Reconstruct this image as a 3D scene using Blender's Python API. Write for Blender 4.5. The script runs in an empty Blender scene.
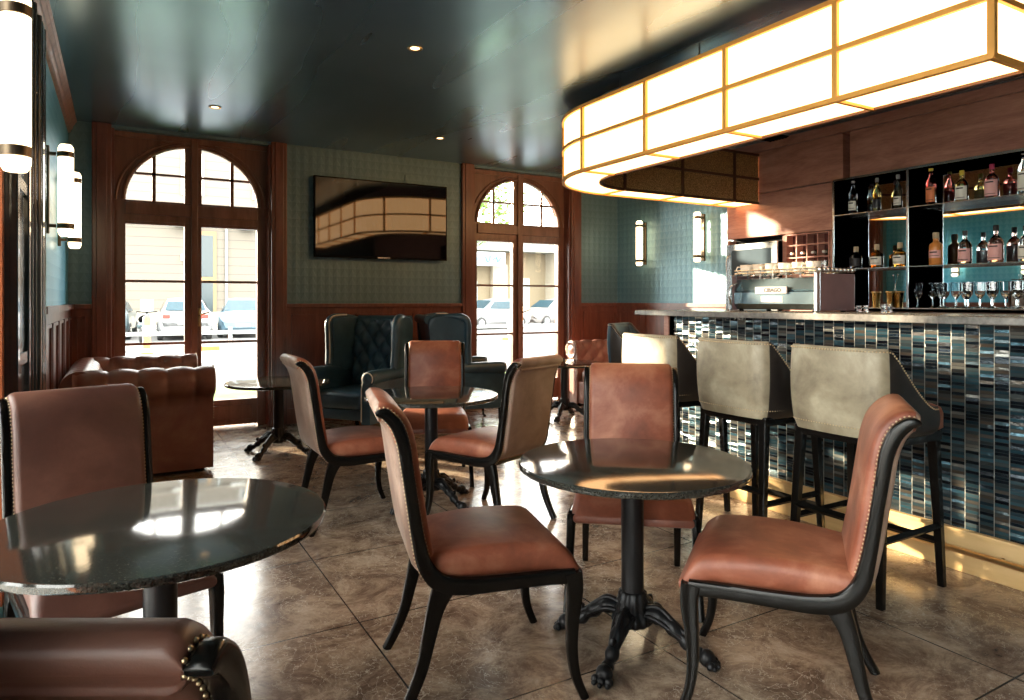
import bpy, bmesh, math, random
from mathutils import Vector, Matrix
random.seed(7)
PI = math.pi
S = bpy.context.scene
COL = S.collection

# ------------------------------------------------------------------ helpers
def tag(o, label=None, cat=None, group=None, kind=None):
    if label: o['label'] = label
    if cat: o['category'] = cat
    if group: o['group'] = group
    if kind: o['kind'] = kind
    return o

def empty(name, loc=(0, 0, 0), rz=0.0, label=None, cat=None, group=None, kind=None, parent=None):
    o = bpy.data.objects.new(name, None)
    COL.objects.link(o)
    o.empty_display_size = 0.1
    o.location = loc
    o.rotation_euler = (0, 0, rz)
    if parent: o.parent = parent
    return tag(o, label, cat, group, kind)

def mk(name, bm, mat, parent=None, smooth=False, loc=None, rz=0.0, angle=None):
    bmesh.ops.recalc_face_normals(bm, faces=bm.faces)
    me = bpy.data.meshes.new(name)
    bm.to_mesh(me)
    bm.free()
    mats = mat if isinstance(mat, (list, tuple)) else [mat]
    for m in mats:
        me.materials.append(m)
    if smooth:
        for p in me.polygons: p.use_smooth = True
        if angle is not None:
            try: me.set_sharp_from_angle(angle=math.radians(angle))
            except Exception: pass
    o = bpy.data.objects.new(name, me)
    COL.objects.link(o)
    if parent: o.parent = parent
    if loc is not None: o.location = loc
    o.rotation_euler = (0, 0, rz)
    return o

def B(): return bmesh.new()

def box(bm, x0, x1, y0, y1, z0, z1, bev=0.0, seg=2, mi=0):
    n = len(bm.verts)
    vs = [bm.verts.new((x, y, z)) for x in (x0, x1) for y in (y0, y1) for z in (z0, z1)]
    idx = [(0, 1, 3, 2), (4, 6, 7, 5), (0, 4, 5, 1), (2, 3, 7, 6), (0, 2, 6, 4), (1, 5, 7, 3)]
    fs = [bm.faces.new([vs[i] for i in f]) for f in idx]
    for f in fs: f.material_index = mi
    if bev > 0:
        es = list({e for f in fs for e in f.edges})
        bmesh.ops.bevel(bm, geom=es, offset=bev, segments=seg, profile=0.6, affect='EDGES')
    return fs

def ring_loft(bm, rings, closed=True, cap=True, mi=0, close_path=False):
    vr = [[bm.verts.new(p) for p in r] for r in rings]
    n = len(vr[0])
    m = len(vr)
    rr = range(m if close_path else m - 1)
    for i in rr:
        a, b = vr[i], vr[(i + 1) % m]
        for j in range(n if closed else n - 1):
            k = (j + 1) % n
            try:
                f = bm.faces.new((a[j], a[k], b[k], b[j])); f.material_index = mi
            except ValueError: pass
    if cap and closed and not close_path:
        for r in (vr[0][::-1], vr[-1]):
            try:
                f = bm.faces.new(r); f.material_index = mi
            except ValueError: pass
    return vr

def lathe(bm, prof, c=(0, 0, 0), seg=24, mi=0, cap=True):
    rings = []
    for r, z in prof:
        rings.append([(c[0] + r * math.cos(2 * PI * k / seg), c[1] + r * math.sin(2 * PI * k / seg), c[2] + z) for k in range(seg)])
    ring_loft(bm, rings, cap=cap, mi=mi)

def tube(bm, pts, rad, seg=10, mi=0, close_path=False, sx=1.0, flat=None):
    """round tube along pts, rad number or list"""
    P = [Vector(p) for p in pts]
    n = len(P)
    if not isinstance(rad, (list, tuple)): rad = [rad] * n
    rings = []
    up = Vector((0, 0, 1))
    prev = None
    for i in range(n):
        if close_path: t = P[(i + 1) % n] - P[i - 1]
        elif i == 0: t = P[1] - P[0]
        elif i == n - 1: t = P[-1] - P[-2]
        else: t = P[i + 1] - P[i - 1]
        t.normalize()
        if prev is None:
            a = up if abs(t.dot(up)) < 0.95 else Vector((1, 0, 0))
            u = t.cross(a).normalized()
        else:
            u = (prev - t * prev.dot(t)).normalized()
        prev = u
        v = t.cross(u).normalized()
        rings.append([P[i] + (u * math.cos(2 * PI * k / seg) + v * math.sin(2 * PI * k / seg)) * rad[i] for k in range(seg)])
    ring_loft(bm, rings, mi=mi, close_path=close_path)

def rrect(w, h, r, n=4):
    """rounded rect outline centred, (u,v)"""
    r = min(r, w / 2 - 1e-4, h / 2 - 1e-4)
    out = []
    for cx, cy, a0 in ((w / 2 - r, h / 2 - r, 0), (-w / 2 + r, h / 2 - r, PI / 2), (-w / 2 + r, -h / 2 + r, PI), (w / 2 - r, -h / 2 + r, 1.5 * PI)):
        for k in range(n + 1):
            a = a0 + PI / 2 * k / n
            out.append((cx + r * math.cos(a), cy + r * math.sin(a)))
    return out

def crom(pts, n=6):
    """catmull-rom resample of tuples of any dimension"""
    out = []
    P = [pts[0]] + list(pts) + [pts[-1]]
    for i in range(1, len(P) - 2):
        p0, p1, p2, p3 = P[i - 1], P[i], P[i + 1], P[i + 2]
        for k in range(n):
            t = k / n
            out.append(tuple(0.5 * ((2 * b) + (-a + c) * t + (2 * a - 5 * b + 4 * c - d) * t * t + (-a + 3 * b - 3 * c + d) * t ** 3)
                             for a, b, c, d in zip(p0, p1, p2, p3)))
    out.append(tuple(pts[-1]))
    return out

def strap(bm, path, r=0.006, n=2, mi=0):
    """rounded-rect beam in the x-z plane: path items (x, y, z, thickness_in_plane, width_in_y)"""
    rings = []
    m = len(path)
    for i in range(m):
        a = path[max(0, i - 1)]; b = path[min(m - 1, i + 1)]
        tx, tz = b[0] - a[0], b[2] - a[2]
        l = math.hypot(tx, tz) or 1
        nx, nz = -tz / l, tx / l
        x, y, z, th, w = path[i]
        rings.append([(x + nx * v, y + u, z + nz * v) for u, v in rrect(w, th, r, n)])
    ring_loft(bm, rings, mi=mi)

def balls(bm, pts, r=0.0045):
    for p in pts:
        bmesh.ops.create_icosphere(bm, subdivisions=1, radius=r, matrix=Matrix.Translation(p))

def resample(pts, step):
    out = []; acc = 0
    for a, b in zip(pts[:-1], pts[1:]):
        a = Vector(a); b = Vector(b)
        L = (b - a).length
        if L < 1e-9: continue
        d = step - acc if out else 0
        while d <= L:
            out.append(a + (b - a) * (d / L)); d += step
        acc = L - (d - step)
    return out

def _stuff():
    for o in bpy.data.objects:
        if o.name.split('.')[0] in ('nailhead_trim', 'lettering'): o['kind'] = 'stuff'

def dup(o, loc=None, rz=None, label=None, parent=None, group=None):
    c = o.copy(); COL.objects.link(c)
    if parent: c.parent = parent
    if loc is not None: c.location = loc
    if rz is not None: c.rotation_euler = (0, 0, rz)
    if label: c['label'] = label
    if group: c['group'] = group
    for ch in [x for x in bpy.data.objects if x.parent == o]:
        dup(ch, parent=c)
    return c

# ------------------------------------------------------------------ materials
def newmat(name):
    m = bpy.data.materials.new(name); m.use_nodes = True
    nt = m.node_tree
    b = nt.nodes['Principled BSDF']
    return m, nt, b

def N(nt, t, **kw):
    n = nt.nodes.new(t)
    for k, v in kw.items():
        if hasattr(n, k): setattr(n, k, v)
    return n

def coord(nt, scale=(1, 1, 1), rot=(0, 0, 0)):
    tc = N(nt, 'ShaderNodeTexCoord'); mp = N(nt, 'ShaderNodeMapping')
    mp.inputs['Scale'].default_value = scale; mp.inputs['Rotation'].default_value = rot
    nt.links.new(tc.outputs['Object'], mp.inputs['Vector'])
    return mp.outputs['Vector']

def ramp(nt, fac, stops):
    r = N(nt, 'ShaderNodeValToRGB')
    el = r.color_ramp.elements
    while len(el) > 1: el.remove(el[0])
    el[0].position = stops[0][0]; el[0].color = (*stops[0][1], 1)
    for p, c in stops[1:]:
        e = el.new(p); e.color = (*c, 1)
    nt.links.new(fac, r.inputs['Fac'])
    return r.outputs['Color']

def noise(nt, vec, scale, detail=4, rough=0.55, dist=0.0):
    n = N(nt, 'ShaderNodeTexNoise')
    n.inputs['Scale'].default_value = scale; n.inputs['Detail'].default_value = detail
    n.inputs['Roughness'].default_value = rough; n.inputs['Distortion'].default_value = dist
    nt.links.new(vec, n.inputs['Vector'])
    return n.outputs['Fac']

def bump(nt, b, h, s=0.2, d=0.01, inp='Normal'):
    n = N(nt, 'ShaderNodeBump')
    n.inputs['Strength'].default_value = s; n.inputs['Distance'].default_value = d
    nt.links.new(h, n.inputs['Height']); nt.links.new(n.outputs['Normal'], b.inputs[inp])
    return n

def mth(nt, op, a, b=None, c=None):
    n = N(nt, 'ShaderNodeMath', operation=op)
    for i, v in enumerate((a, b, c)):
        if v is None: continue
        if isinstance(v, (int, float)): n.inputs[i].default_value = v
        else: nt.links.new(v, n.inputs[i])
    return n.outputs[0]

def plain(name, col, rough=0.5, metal=0.0, coat=0.0, var=0.08, emit=None, es=0.0, spec=None):
    m, nt, b = newmat(name)
    v = coord(nt)
    f = noise(nt, v, 9.0)
    c1 = tuple(x * (1 - var) for x in col); c2 = tuple(min(1, x * (1 + var)) for x in col)
    nt.links.new(ramp(nt, f, [(0.3, c1), (0.7, c2)]), b.inputs['Base Color'])
    b.inputs['Roughness'].default_value = rough; b.inputs['Metallic'].default_value = metal
    b.inputs['Coat Weight'].default_value = coat
    if spec is not None: b.inputs['Specular IOR Level'].default_value = spec
    if emit:
        b.inputs['Emission Color'].default_value = (*emit, 1); b.inputs['Emission Strength'].default_value = es
    return m

def leather(name, dark, mid, light, rough=0.42, scale=5.0):
    m, nt, b = newmat(name)
    v = coord(nt)
    f = noise(nt, v, scale, 6, 0.62, 0.3)
    nt.links.new(ramp(nt, f, [(0.25, dark), (0.5, mid), (0.75, light)]), b.inputs['Base Color'])
    b.inputs['Roughness'].default_value = rough
    g = noise(nt, v, 260, 2)
    bump(nt, b, g, 0.12, 0.002)
    return m

def wood(name, c1, c2, c3, rough=0.35, scale=(1, 1, 0.12), freq=9.0, coat=0.15):
    m, nt, b = newmat(name)
    v = coord(nt, scale)
    f = noise(nt, v, freq, 8, 0.62, 0.6)
    g = noise(nt, v, freq * 9, 3, 0.5)
    mixf = mth(nt, 'ADD', mth(nt, 'MULTIPLY', f, 0.8), mth(nt, 'MULTIPLY', g, 0.2))
    nt.links.new(ramp(nt, mixf, [(0.32, c1), (0.5, c2), (0.68, c3)]), b.inputs['Base Color'])
    b.inputs['Roughness'].default_value = rough
    b.inputs['Coat Weight'].default_value = coat; b.inputs['Coat Roughness'].default_value = 0.2
    bump(nt, b, g, 0.08, 0.003)
    return m

def metal(name, col, rough=0.3, aniso=0):
    m, nt, b = newmat(name)
    v = coord(nt)
    f = noise(nt, v, 14, 3)
    nt.links.new(ramp(nt, f, [(0.3, tuple(x * .85 for x in col)), (0.7, col)]), b.inputs['Base Color'])
    b.inputs['Metallic'].default_value = 1; b.inputs['Roughness'].default_value = rough
    return m

def emis(name, col, strength):
    m, nt, b = newmat(name)
    b.inputs['Base Color'].default_value = (.9, .85, .75, 1)
    b.inputs['Roughness'].default_value = .4
    v = coord(nt)
    f = noise(nt, v, 3.0, 2)
    nt.links.new(ramp(nt, f, [(0.3, tuple(x * .94 for x in col)), (0.7, col)]), b.inputs['Emission Color'])
    b.inputs['Emission Strength'].default_value = strength
    return m

def glassmat(name, col=(1, 1, 1), rough=0.0, tr=1.0):
    m, nt, b = newmat(name)
    b.inputs['Base Color'].default_value = (*col, 1)
    b.inputs['Transmission Weight'].default_value = tr
    b.inputs['Roughness'].default_value = rough
    b.inputs['IOR'].default_value = 1.45
    return m

def panemat(name):
    m = bpy.data.materials.new(name); m.use_nodes = True
    nt = m.node_tree; nt.nodes.clear()
    out = N(nt, 'ShaderNodeOutputMaterial'); mix = N(nt, 'ShaderNodeMixShader')
    t = N(nt, 'ShaderNodeBsdfTransparent'); g = N(nt, 'ShaderNodeBsdfGlossy')
    t.inputs['Color'].default_value = (.95, .97, .97, 1)
    g.inputs['Roughness'].default_value = 0.03
    lw = N(nt, 'ShaderNodeFresnel'); lw.inputs['IOR'].default_value = 1.25
    nt.links.new(lw.outputs[0], mix.inputs[0]); nt.links.new(t.outputs[0], mix.inputs[1]); nt.links.new(g.outputs[0], mix.inputs[2])
    nt.links.new(mix.outputs[0], out.inputs[0])
    return m

M = {}
M['leather'] = leather('russet_leather', (.105, .028, .015), (.245, .072, .037), (.46, .20, .12), .46, 4.5)
M['leather_shade'] = leather('shaded_russet_leather', (.05, .020, .015), (.10, .040, .028), (.18, .08, .055), .42, 3.0)  # russet chair leather darkened: left foreground shade put into the colour
M['outer_back'] = leather('mauve_tan_leather', (.16, .10, .075), (.29, .19, .145), (.44, .32, .25), .45, 4)
M['taupe'] = leather('taupe_leather', (.15, .12, .08), (.31, .26, .175), (.52, .46, .33), .45, 5.5)
M['sofa'] = leather('sofa_leather', (.14, .055, .042), (.25, .11, .085), (.38, .20, .155), .33, 2.5)
M['blue_leather'] = leather('ink_blue_leather', (.012, .036, .056), (.024, .062, .095), (.06, .125, .17), .36, 3.0)
M['ebony'] = plain('ebonised_wood', (.0045, .004, .0035), .22, spec=.28)
M['side_shade'] = leather('shaded_side_leather', (.012, .010, .009), (.022, .018, .016), (.05, .042, .035), .42)  # stool sides: their shade put into a darker leather colour
M['iron'] = plain('cast_iron', (.022, .022, .024), .38, .6)
M['brass_nail'] = metal('antique_brass_nail', (.62, .48, .30), .32)
M['brass'] = metal('polished_brass', (.72, .50, .24), .28)
M['bronze'] = metal('dark_bronze', (.12, .09, .06), .4)
M['steel'] = metal('brushed_steel', (.62, .66, .68), .22)
M['walnut'] = wood('walnut_wood', (.075, .022, .014), (.15, .046, .028), (.23, .08, .048), .33)
M['walnut_h'] = wood('walnut_veneer', (.30, .12, .085), (.48, .225, .16), (.62, .33, .24), .38, (.25, .25, 1.4), 7, .1)
M['walnut_door'] = wood('oiled_walnut_door', (.105, .045, .028), (.18, .08, .05), (.26, .125, .08), .3)
M['kick'] = wood('golden_oak', (.48, .30, .12), (.62, .41, .18), (.72, .50, .25), .38, (1, .1, 1), 6, .2)
M['blue_wood'] = plain('blue_black_gloss_paint', (.012, .024, .034), .22, coat=.5)
M['lamp_frame'] = plain('honey_wood_frame', (.85, .42, .09), .45, var=.04)
M['black'] = plain('satin_black', (.0015, .0015, .0018), .55, spec=.06)
M['white_china'] = plain('white_china', (.82, .78, .68), .25)
M['dark_red'] = plain('dark_red_bottle_rack', (.10, .018, .014), .4)
M['lampglow'] = emis('lamp_diffuser', (1.0, .54, .22), 2.0)
M['sconceglow'] = emis('opal_tube', (1.0, .76, .46), 2.2)
M['pane'] = panemat('clear_window_glass')
M['glass'] = glassmat('clear_glass', (.97, .99, 1))

# ceiling : dark blue satin lacquer
m, nt, b = newmat('ceiling_lacquer'); M['ceiling'] = m
v = coord(nt, (1, 1, 1))
f = noise(nt, v, 1.0, 2, .5)
nt.links.new(ramp(nt, f, [(0.0, (.10, .20, .30)), (1.0, (.24, .37, .48))]), b.inputs['Base Color'])
b.inputs['Metallic'].default_value = .75
v2 = coord(nt, (1, .14, 1), (0, 0, .6))
g = noise(nt, v2, 2.5, 1.5, .5)
rr = mth(nt, 'ADD', mth(nt, 'MULTIPLY', g, .24), .17)
nt.links.new(rr, b.inputs['Roughness'])

# marble floor
m, nt, b = newmat('brown_marble_tiles'); M['floor'] = m
v = coord(nt)
f1 = noise(nt, v, 4.5, 12, .80, .5)
base = ramp(nt, f1, [(0.32, (.07, .043, .028)), (0.45, (.20, .135, .095)), (0.55, (.38, .285, .205)), (0.68, (.56, .455, .35))])
vo = N(nt, 'ShaderNodeTexVoronoi', feature='DISTANCE_TO_EDGE'); vo.inputs['Scale'].default_value = 8.0
dn = N(nt, 'ShaderNodeTexNoise'); dn.inputs['Scale'].default_value = 3.0; dn.inputs['Detail'].default_value = 6
nt.links.new(v, dn.inputs['Vector'])
va = N(nt, 'ShaderNodeVectorMath', operation='MULTIPLY_ADD')
nt.links.new(dn.outputs['Color'], va.inputs[0]); va.inputs[1].default_value = (1.6, 1.6, 1.6); nt.links.new(v, va.inputs[2])
nt.links.new(va.outputs[0], vo.inputs['Vector'])
f3 = noise(nt, v, 1.7, 3)
vein = mth(nt, 'LESS_THAN', vo.outputs['Distance'], mth(nt, 'MULTIPLY', mth(nt, 'SUBTRACT', f3, .38), .11))
mx = N(nt, 'ShaderNodeMix', data_type='RGBA')
nt.links.new(mth(nt, 'MULTIPLY', vein, .7), mx.inputs['Factor'])
nt.links.new(base, mx.inputs[6]); mx.inputs[7].default_value = (.60, .52, .42, 1)
# joints
sp = N(nt, 'ShaderNodeSeparateXYZ'); nt.links.new(v, sp.inputs[0])
def joint(ax, off, pitch):
    t = mth(nt, 'ABSOLUTE', mth(nt, 'SUBTRACT', mth(nt, 'FRACT', mth(nt, 'DIVIDE', mth(nt, 'SUBTRACT', ax, off - 50 * pitch), pitch)), .5))
    return mth(nt, 'GREATER_THAN', t, .5 - .0035 / pitch)
jx = joint(sp.outputs['X'], .83, .9); jy = joint(sp.outputs['Y'], 1.9, .75)
jj = mth(nt, 'MAXIMUM', jx, jy)
mx2 = N(nt, 'ShaderNodeMix', data_type='RGBA')
nt.links.new(jj, mx2.inputs['Factor']); nt.links.new(mx.outputs[2], mx2.inputs[6]); mx2.inputs[7].default_value = (.05, .038, .03, 1)
nt.links.new(mx2.outputs[2], b.inputs['Base Color'])
fr = noise(nt, v, 6, 5)
nt.links.new(mth(nt, 'ADD', mth(nt, 'MULTIPLY', fr, .24), .06), b.inputs['Roughness'])
b.inputs['Specular IOR Level'].default_value = .85
fb = noise(nt, v, 9, 6, .6)
bump(nt, b, mth(nt, 'SUBTRACT', fb, mth(nt, 'MULTIPLY', jj, .6)), .10, .012)

# teal wallpaper: small relief triangles; uses (x+y) along the wall and z
def wallpaper(name, c1, c2, rough):
    m, nt, b = newmat(name)
    v = coord(nt)
    sp = N(nt, 'ShaderNodeSeparateXYZ'); nt.links.new(v, sp.inputs[0])
    h = mth(nt, 'ADD', sp.outputs['X'], sp.outputs['Y'])
    P = .085
    a = mth(nt, 'FRACT', mth(nt, 'DIVIDE', mth(nt, 'ADD', h, 40), P))
    zc = mth(nt, 'FRACT', mth(nt, 'DIVIDE', mth(nt, 'ADD', sp.outputs['Z'], 4), P))
    tri = mth(nt, 'SUBTRACT', mth(nt, 'MULTIPLY', mth(nt, 'ABSOLUTE', mth(nt, 'SUBTRACT', a, .5)), 2), zc)
    st = mth(nt, 'MULTIPLY', tri, 1)
    sel = mth(nt, 'GREATER_THAN', st, 0)
    f = noise(nt, v, 2.0, 5)
    fac = mth(nt, 'ADD', mth(nt, 'MULTIPLY', sel, .20), mth(nt, 'MULTIPLY', f, .75))
    nt.links.new(ramp(nt, fac, [(0.2, c1), (0.8, c2)]), b.inputs['Base Color'])
    b.inputs['Roughness'].default_value = rough
    b.inputs['Metallic'].default_value = .25
    bump(nt, b, mth(nt, 'ADD', tri, mth(nt, 'MULTIPLY', sel, .5)), .35, .004)
    return m
M['paper'] = wallpaper('teal_relief_wallpaper', (.085, .16, .19), (.145, .245, .28), .42)
M['paper_r'] = wallpaper('blue_teal_relief_wallpaper', (.10, .22, .27), (.20, .35, .39), .38)
M['paper_l'] = wallpaper('blue_relief_wallpaper', (.04, .34, .56), (.18, .54, .74), .38)

# bar front tiles: thin uneven glazed strips stacked in columns (local y,z)
m, nt, b = newmat('iridescent_strip_tiles'); M['tile'] = m
v = coord(nt)
sp = N(nt, 'ShaderNodeSeparateXYZ'); nt.links.new(v, sp.inputs[0])
CW, RH = .062, .0155
hy = mth(nt, 'ADD', mth(nt, 'ADD', sp.outputs['Y'], sp.outputs['X']), 50)
ci = mth(nt, 'FLOOR', mth(nt, 'DIVIDE', hy, CW))
cf = mth(nt, 'FRACT', mth(nt, 'DIVIDE', hy, CW))
wn0 = N(nt, 'ShaderNodeTexWhiteNoise', noise_dimensions='1D'); nt.links.new(ci, wn0.inputs['W'])
zz = mth(nt, 'ADD', mth(nt, 'DIVIDE', mth(nt, 'ADD', sp.outputs['Z'], 5), RH), wn0.outputs['Value'])
ri = mth(nt, 'FLOOR', zz); rf = mth(nt, 'FRACT', zz)
cb = N(nt, 'ShaderNodeCombineXYZ'); nt.links.new(ci, cb.inputs[0]); nt.links.new(ri, cb.inputs[1])
wn = N(nt, 'ShaderNodeTexWhiteNoise', noise_dimensions='2D'); nt.links.new(cb.outputs[0], wn.inputs['Vector'])
big = noise(nt, v, 1.6, 3)
fac = mth(nt, 'ADD', mth(nt, 'MULTIPLY', wn.outputs['Value'], .7), mth(nt, 'MULTIPLY', big, .3))
tc_ = ramp(nt, fac, [(0.10, (.004, .006, .010)), (0.30, (.012, .024, .034)), (0.42, (.035, .10, .135)), (0.52, (.035, .030, .026)), (0.62, (.05, .115, .145)), (0.72, (.085, .07, .055)), (0.90, (.26, .28, .26))])
gr = mth(nt, 'MAXIMUM', mth(nt, 'GREATER_THAN', mth(nt, 'ABSOLUTE', mth(nt, 'SUBTRACT', cf, .5)), .462), mth(nt, 'GREATER_THAN', mth(nt, 'ABSOLUTE', mth(nt, 'SUBTRACT', rf, .5)), .42))
gv = mth(nt, 'GREATER_THAN', mth(nt, 'ABSOLUTE', mth(nt, 'SUBTRACT', cf, .5)), .470)
mx = N(nt, 'ShaderNodeMix', data_type='RGBA'); nt.links.new(gr, mx.inputs['Factor']); nt.links.new(tc_, mx.inputs[6]); mx.inputs[7].default_value = (.012, .014, .016, 1)
mx3 = N(nt, 'ShaderNodeMix', data_type='RGBA'); nt.links.new(gv, mx3.inputs['Factor']); nt.links.new(mx.outputs[2], mx3.inputs[6]); mx3.inputs[7].default_value = (.20, .20, .18, 1)
nt.links.new(mx3.outputs[2], b.inputs['Base Color'])
b.inputs['Metallic'].default_value = .55
nt.links.new(mth(nt, 'ADD', mth(nt, 'MULTIPLY', gr, .4), .12), b.inputs['Roughness'])
geo = N(nt, 'ShaderNodeNewGeometry')
vs_ = N(nt, 'ShaderNodeVectorMath', operation='SUBTRACT'); nt.links.new(wn.outputs['Color'], vs_.inputs[0]); vs_.inputs[1].default_value = (.5, .5, .5)
vm_ = N(nt, 'ShaderNodeVectorMath', operation='MULTIPLY'); nt.links.new(vs_.outputs[0], vm_.inputs[0]); vm_.inputs[1].default_value = (.12, .30, .60)
vad = N(nt, 'ShaderNodeVectorMath', operation='ADD'); nt.links.new(geo.outputs['Normal'], vad.inputs[0]); nt.links.new(vm_.outputs[0], vad.inputs[1])
vn = N(nt, 'ShaderNodeVectorMath', operation='NORMALIZE'); nt.links.new(vad.outputs[0], vn.inputs[0])
wob = noise(nt, coord(nt, (1, 1, 3)), 38, 3)
bp = N(nt, 'ShaderNodeBump'); bp.inputs['Strength'].default_value = .35; bp.inputs['Distance'].default_value = .006
nt.links.new(mth(nt, 'SUBTRACT', wob, mth(nt, 'MULTIPLY', gr, .8)), bp.inputs['Height']); nt.links.new(vn.outputs[0], bp.inputs['Normal'])
nt.links.new(bp.outputs['Normal'], b.inputs['Normal'])

# stone table top / bar top
m, nt, b = newmat('black_granite'); M['granite'] = m
v = coord(nt)
f = noise(nt, v, 160, 3, .7)
nt.links.new(ramp(nt, f, [(0.35, (.013, .014, .012)), (0.60, (.036, .037, .032)), (0.75, (.15, .15, .125))]), b.inputs['Base Color'])
f2 = noise(nt, v, 5, 4)
nt.links.new(mth(nt, 'ADD', mth(nt, 'MULTIPLY', f2, .07), .04), b.inputs['Roughness'])
b.inputs['Specular IOR Level'].default_value = .75
bump(nt, b, noise(nt, v, 90, 3), .03, .002)
m, nt, b = newmat('grey_stone_counter'); M['counter'] = m
v = coord(nt)
f = noise(nt, v, 26, 6, .7)
nt.links.new(ramp(nt, f, [(0.3, (.12, .115, .105)), (0.7, (.25, .24, .22))]), b.inputs['Base Color'])
b.inputs['Roughness'].default_value = .25
# lamp inner tweed
m, nt, b = newmat('brown_mesh_shade'); M['tweed'] = m
v = coord(nt)
f = noise(nt, v, 130, 3, .7)
nt.links.new(ramp(nt, f, [(0.38, (.10, .05, .016)), (0.56, (.55, .32, .12)), (0.70, (.90, .62, .28))]), b.inputs['Base Color'])
b.inputs['Roughness'].default_value = .6
bump(nt, b, f, .4, .004)
# mirror
m, nt, b = newmat('smoked_mirror'); M['mirror'] = m
b.inputs['Metallic'].default_value = 1; b.inputs['Base Color'].default_value = (.82, .92, .96, 1)
nt.links.new(mth(nt, 'ADD', mth(nt, 'MULTIPLY', noise(nt, coord(nt), 3), .02), .01), b.inputs['Roughness'])
# screen
m, nt, b = newmat('gloss_screen'); M['screen'] = m
b.inputs['Base Color'].default_value = (.003, .003, .004, 1); b.inputs['Specular IOR Level'].default_value = .62
b.inputs['IOR'].default_value = 1.5
nt.links.new(mth(nt, 'ADD', mth(nt, 'MULTIPLY', noise(nt, coord(nt), 3), .01), .035), b.inputs['Roughness'])

H = 1.28
CE = 2.89          # ceiling
YF = 7.27          # far wall
XL = -.385         # left wall
XR = 5.84          # right wall (papered)
XP = 5.70          # veneered back-bar wall
YB = -2.6          # wall behind the camera
YP = 5.23          # where the veneer starts

# ------------------------------------------------------------------ room shell
def struct(name, bm, mat, parent=None, smooth=False):
    o = mk(name, bm, mat, parent, smooth)
    if not parent: o['kind'] = 'structure'
    return o

bm = B(); box(bm, XL - .3, XR + .35, YB - .3, YF + .35, -.08, 0); struct('floor', bm, M['floor'])
bm = B(); box(bm, XL - .3, XR + .35, YB - .3, YF + .35, CE, CE + .15); struct('ceiling', bm, M['ceiling'])
DC = (.65, 4.355); HW = .70
bm = B()
xs = [XL - .3, DC[0] - HW, DC[0] + HW, DC[1] - HW, DC[1] + HW, XR + .35]
for i in (0, 2, 4): box(bm, xs[i], xs[i + 1], YF, YF + .32, -.08, CE)
for c in DC: box(bm, c - HW, c + HW, YF, YF + .32, 2.86, CE)
struct('wall_far', bm, M['paper'])
# left wall with a tall glazed opening and an unseen one added for fill light
LW = [(1.25, 3.25), (-1.7, .5)]
bm = B()
ys = [YB - .3, -1.7, .5, 1.25, 3.25, YF]
for i in (0, 2, 4): box(bm, XL - .3, XL, ys[i], ys[i + 1], -.08, CE)
for a, c in LW:
    box(bm, XL - .3, XL, a, c, 2.62, CE); box(bm, XL - .3, XL, a, c, -.08, .12)
struct('wall_left', bm, M['paper_l'])
# right wall
bm = B(); box(bm, XR, XR + .35, YB - .3, YF, -.08, CE)
struct('wall_right', bm, M['paper_r'])
# wall behind the camera
bm = B()
box(bm, XL, XR, YB - .3, YB, -.08, CE)
struct('wall_behind', bm, M['paper'])
for i, (a, c, nm) in enumerate([(*LW[0], 'window_1'), (*LW[1], 'fill_window')]):
    w = empty(nm, (XL, 0, 0), kind='structure')
    bm = B()
    box(bm, -.2, -.14, a, c, .12, .2); box(bm, -.2, -.14, a, c, 2.54, 2.62)
    n = 3
    for k in range(n + 1):
        y = a + (c - a) * k / n
        y0 = max(a, y - .035); y1 = min(c, y + .035)
        box(bm, -.2, -.14, y0, y1, .2, 2.54)
    for z in (1.0, 2.0): box(bm, -.185, -.155, a, c, z - .02, z + .02)
    mk('window_frame', bm, M['blue_wood'], w)
    bm = B(); box(bm, -.172, -.168, a, c, .2, 2.54); mk('glass_pane', bm, M['pane'], w)
# wainscot
WZ = 1.23
ntrim = [0]
def trim(bm, mat, smooth=False):
    ntrim[0] += 1
    return struct('trim_%d' % ntrim[0], bm, mat, None, smooth)
def wains_x(x0, x1, y):
    bm = B()
    box(bm, x0, x1, y - .02, y, 0, WZ)
    box(bm, x0, x1, y - .045, y, WZ - .03, WZ + .012, .004)
    box(bm, x0, x1, y - .032, y, .0, .16, .003)
    n = max(1, round((x1 - x0) / .62)); w = (x1 - x0) / n
    for k in range(n):
        a = x0 + k * w + .05; c = x0 + (k + 1) * w - .05
        if c - a < .08: continue
        for (p, q, r, s) in ((a, c, .24, .262), (a, c, WZ - .12, WZ - .098), (a, a + .022, .24, WZ - .098), (c - .022, c, .24, WZ - .098)):
            box(bm, p, q, y - .032, y - .018, r, s)
    trim(bm, M['walnut'])
wains_x(XL, DC[0] - HW - .155, YF); wains_x(DC[0] + HW + .155, DC[1] - HW - .155, YF); wains_x(DC[1] + HW + .155, XR, YF)
def wains_y(y0, y1, x, sgn):
    bm = B()
    def bx(a, c, d0, d1, z0, z1):
        xa, xb = x + sgn * d0, x + sgn * d1
        box(bm, min(xa, xb), max(xa, xb), a, c, z0, z1)
    bx(y0, y1, 0, .02, 0, WZ); bx(y0, y1, 0, .045, WZ - .03, WZ + .012); bx(y0, y1, 0, .032, 0, .16)
    n = max(1, round((y1 - y0) / .5)); w = (y1 - y0) / n
    for k in range(n):
        a = y0 + k * w + .05; c = y0 + (k + 1) * w - .05
        for (p, q, r, s) in ((a, c, .24, .262), (a, c, WZ - .12, WZ - .098), (a, a + .022, .24, WZ - .098), (c - .022, c, .24, WZ - .098)):
            bx(p, q, .018, .032, r, s)
    trim(bm, M['walnut'])
wains_y(4.62, YF - .02, XL, 1)
wains_y(YP, YF - .02, XR, -1)
wains_y(.5, 1.2, XL, 1)

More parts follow.
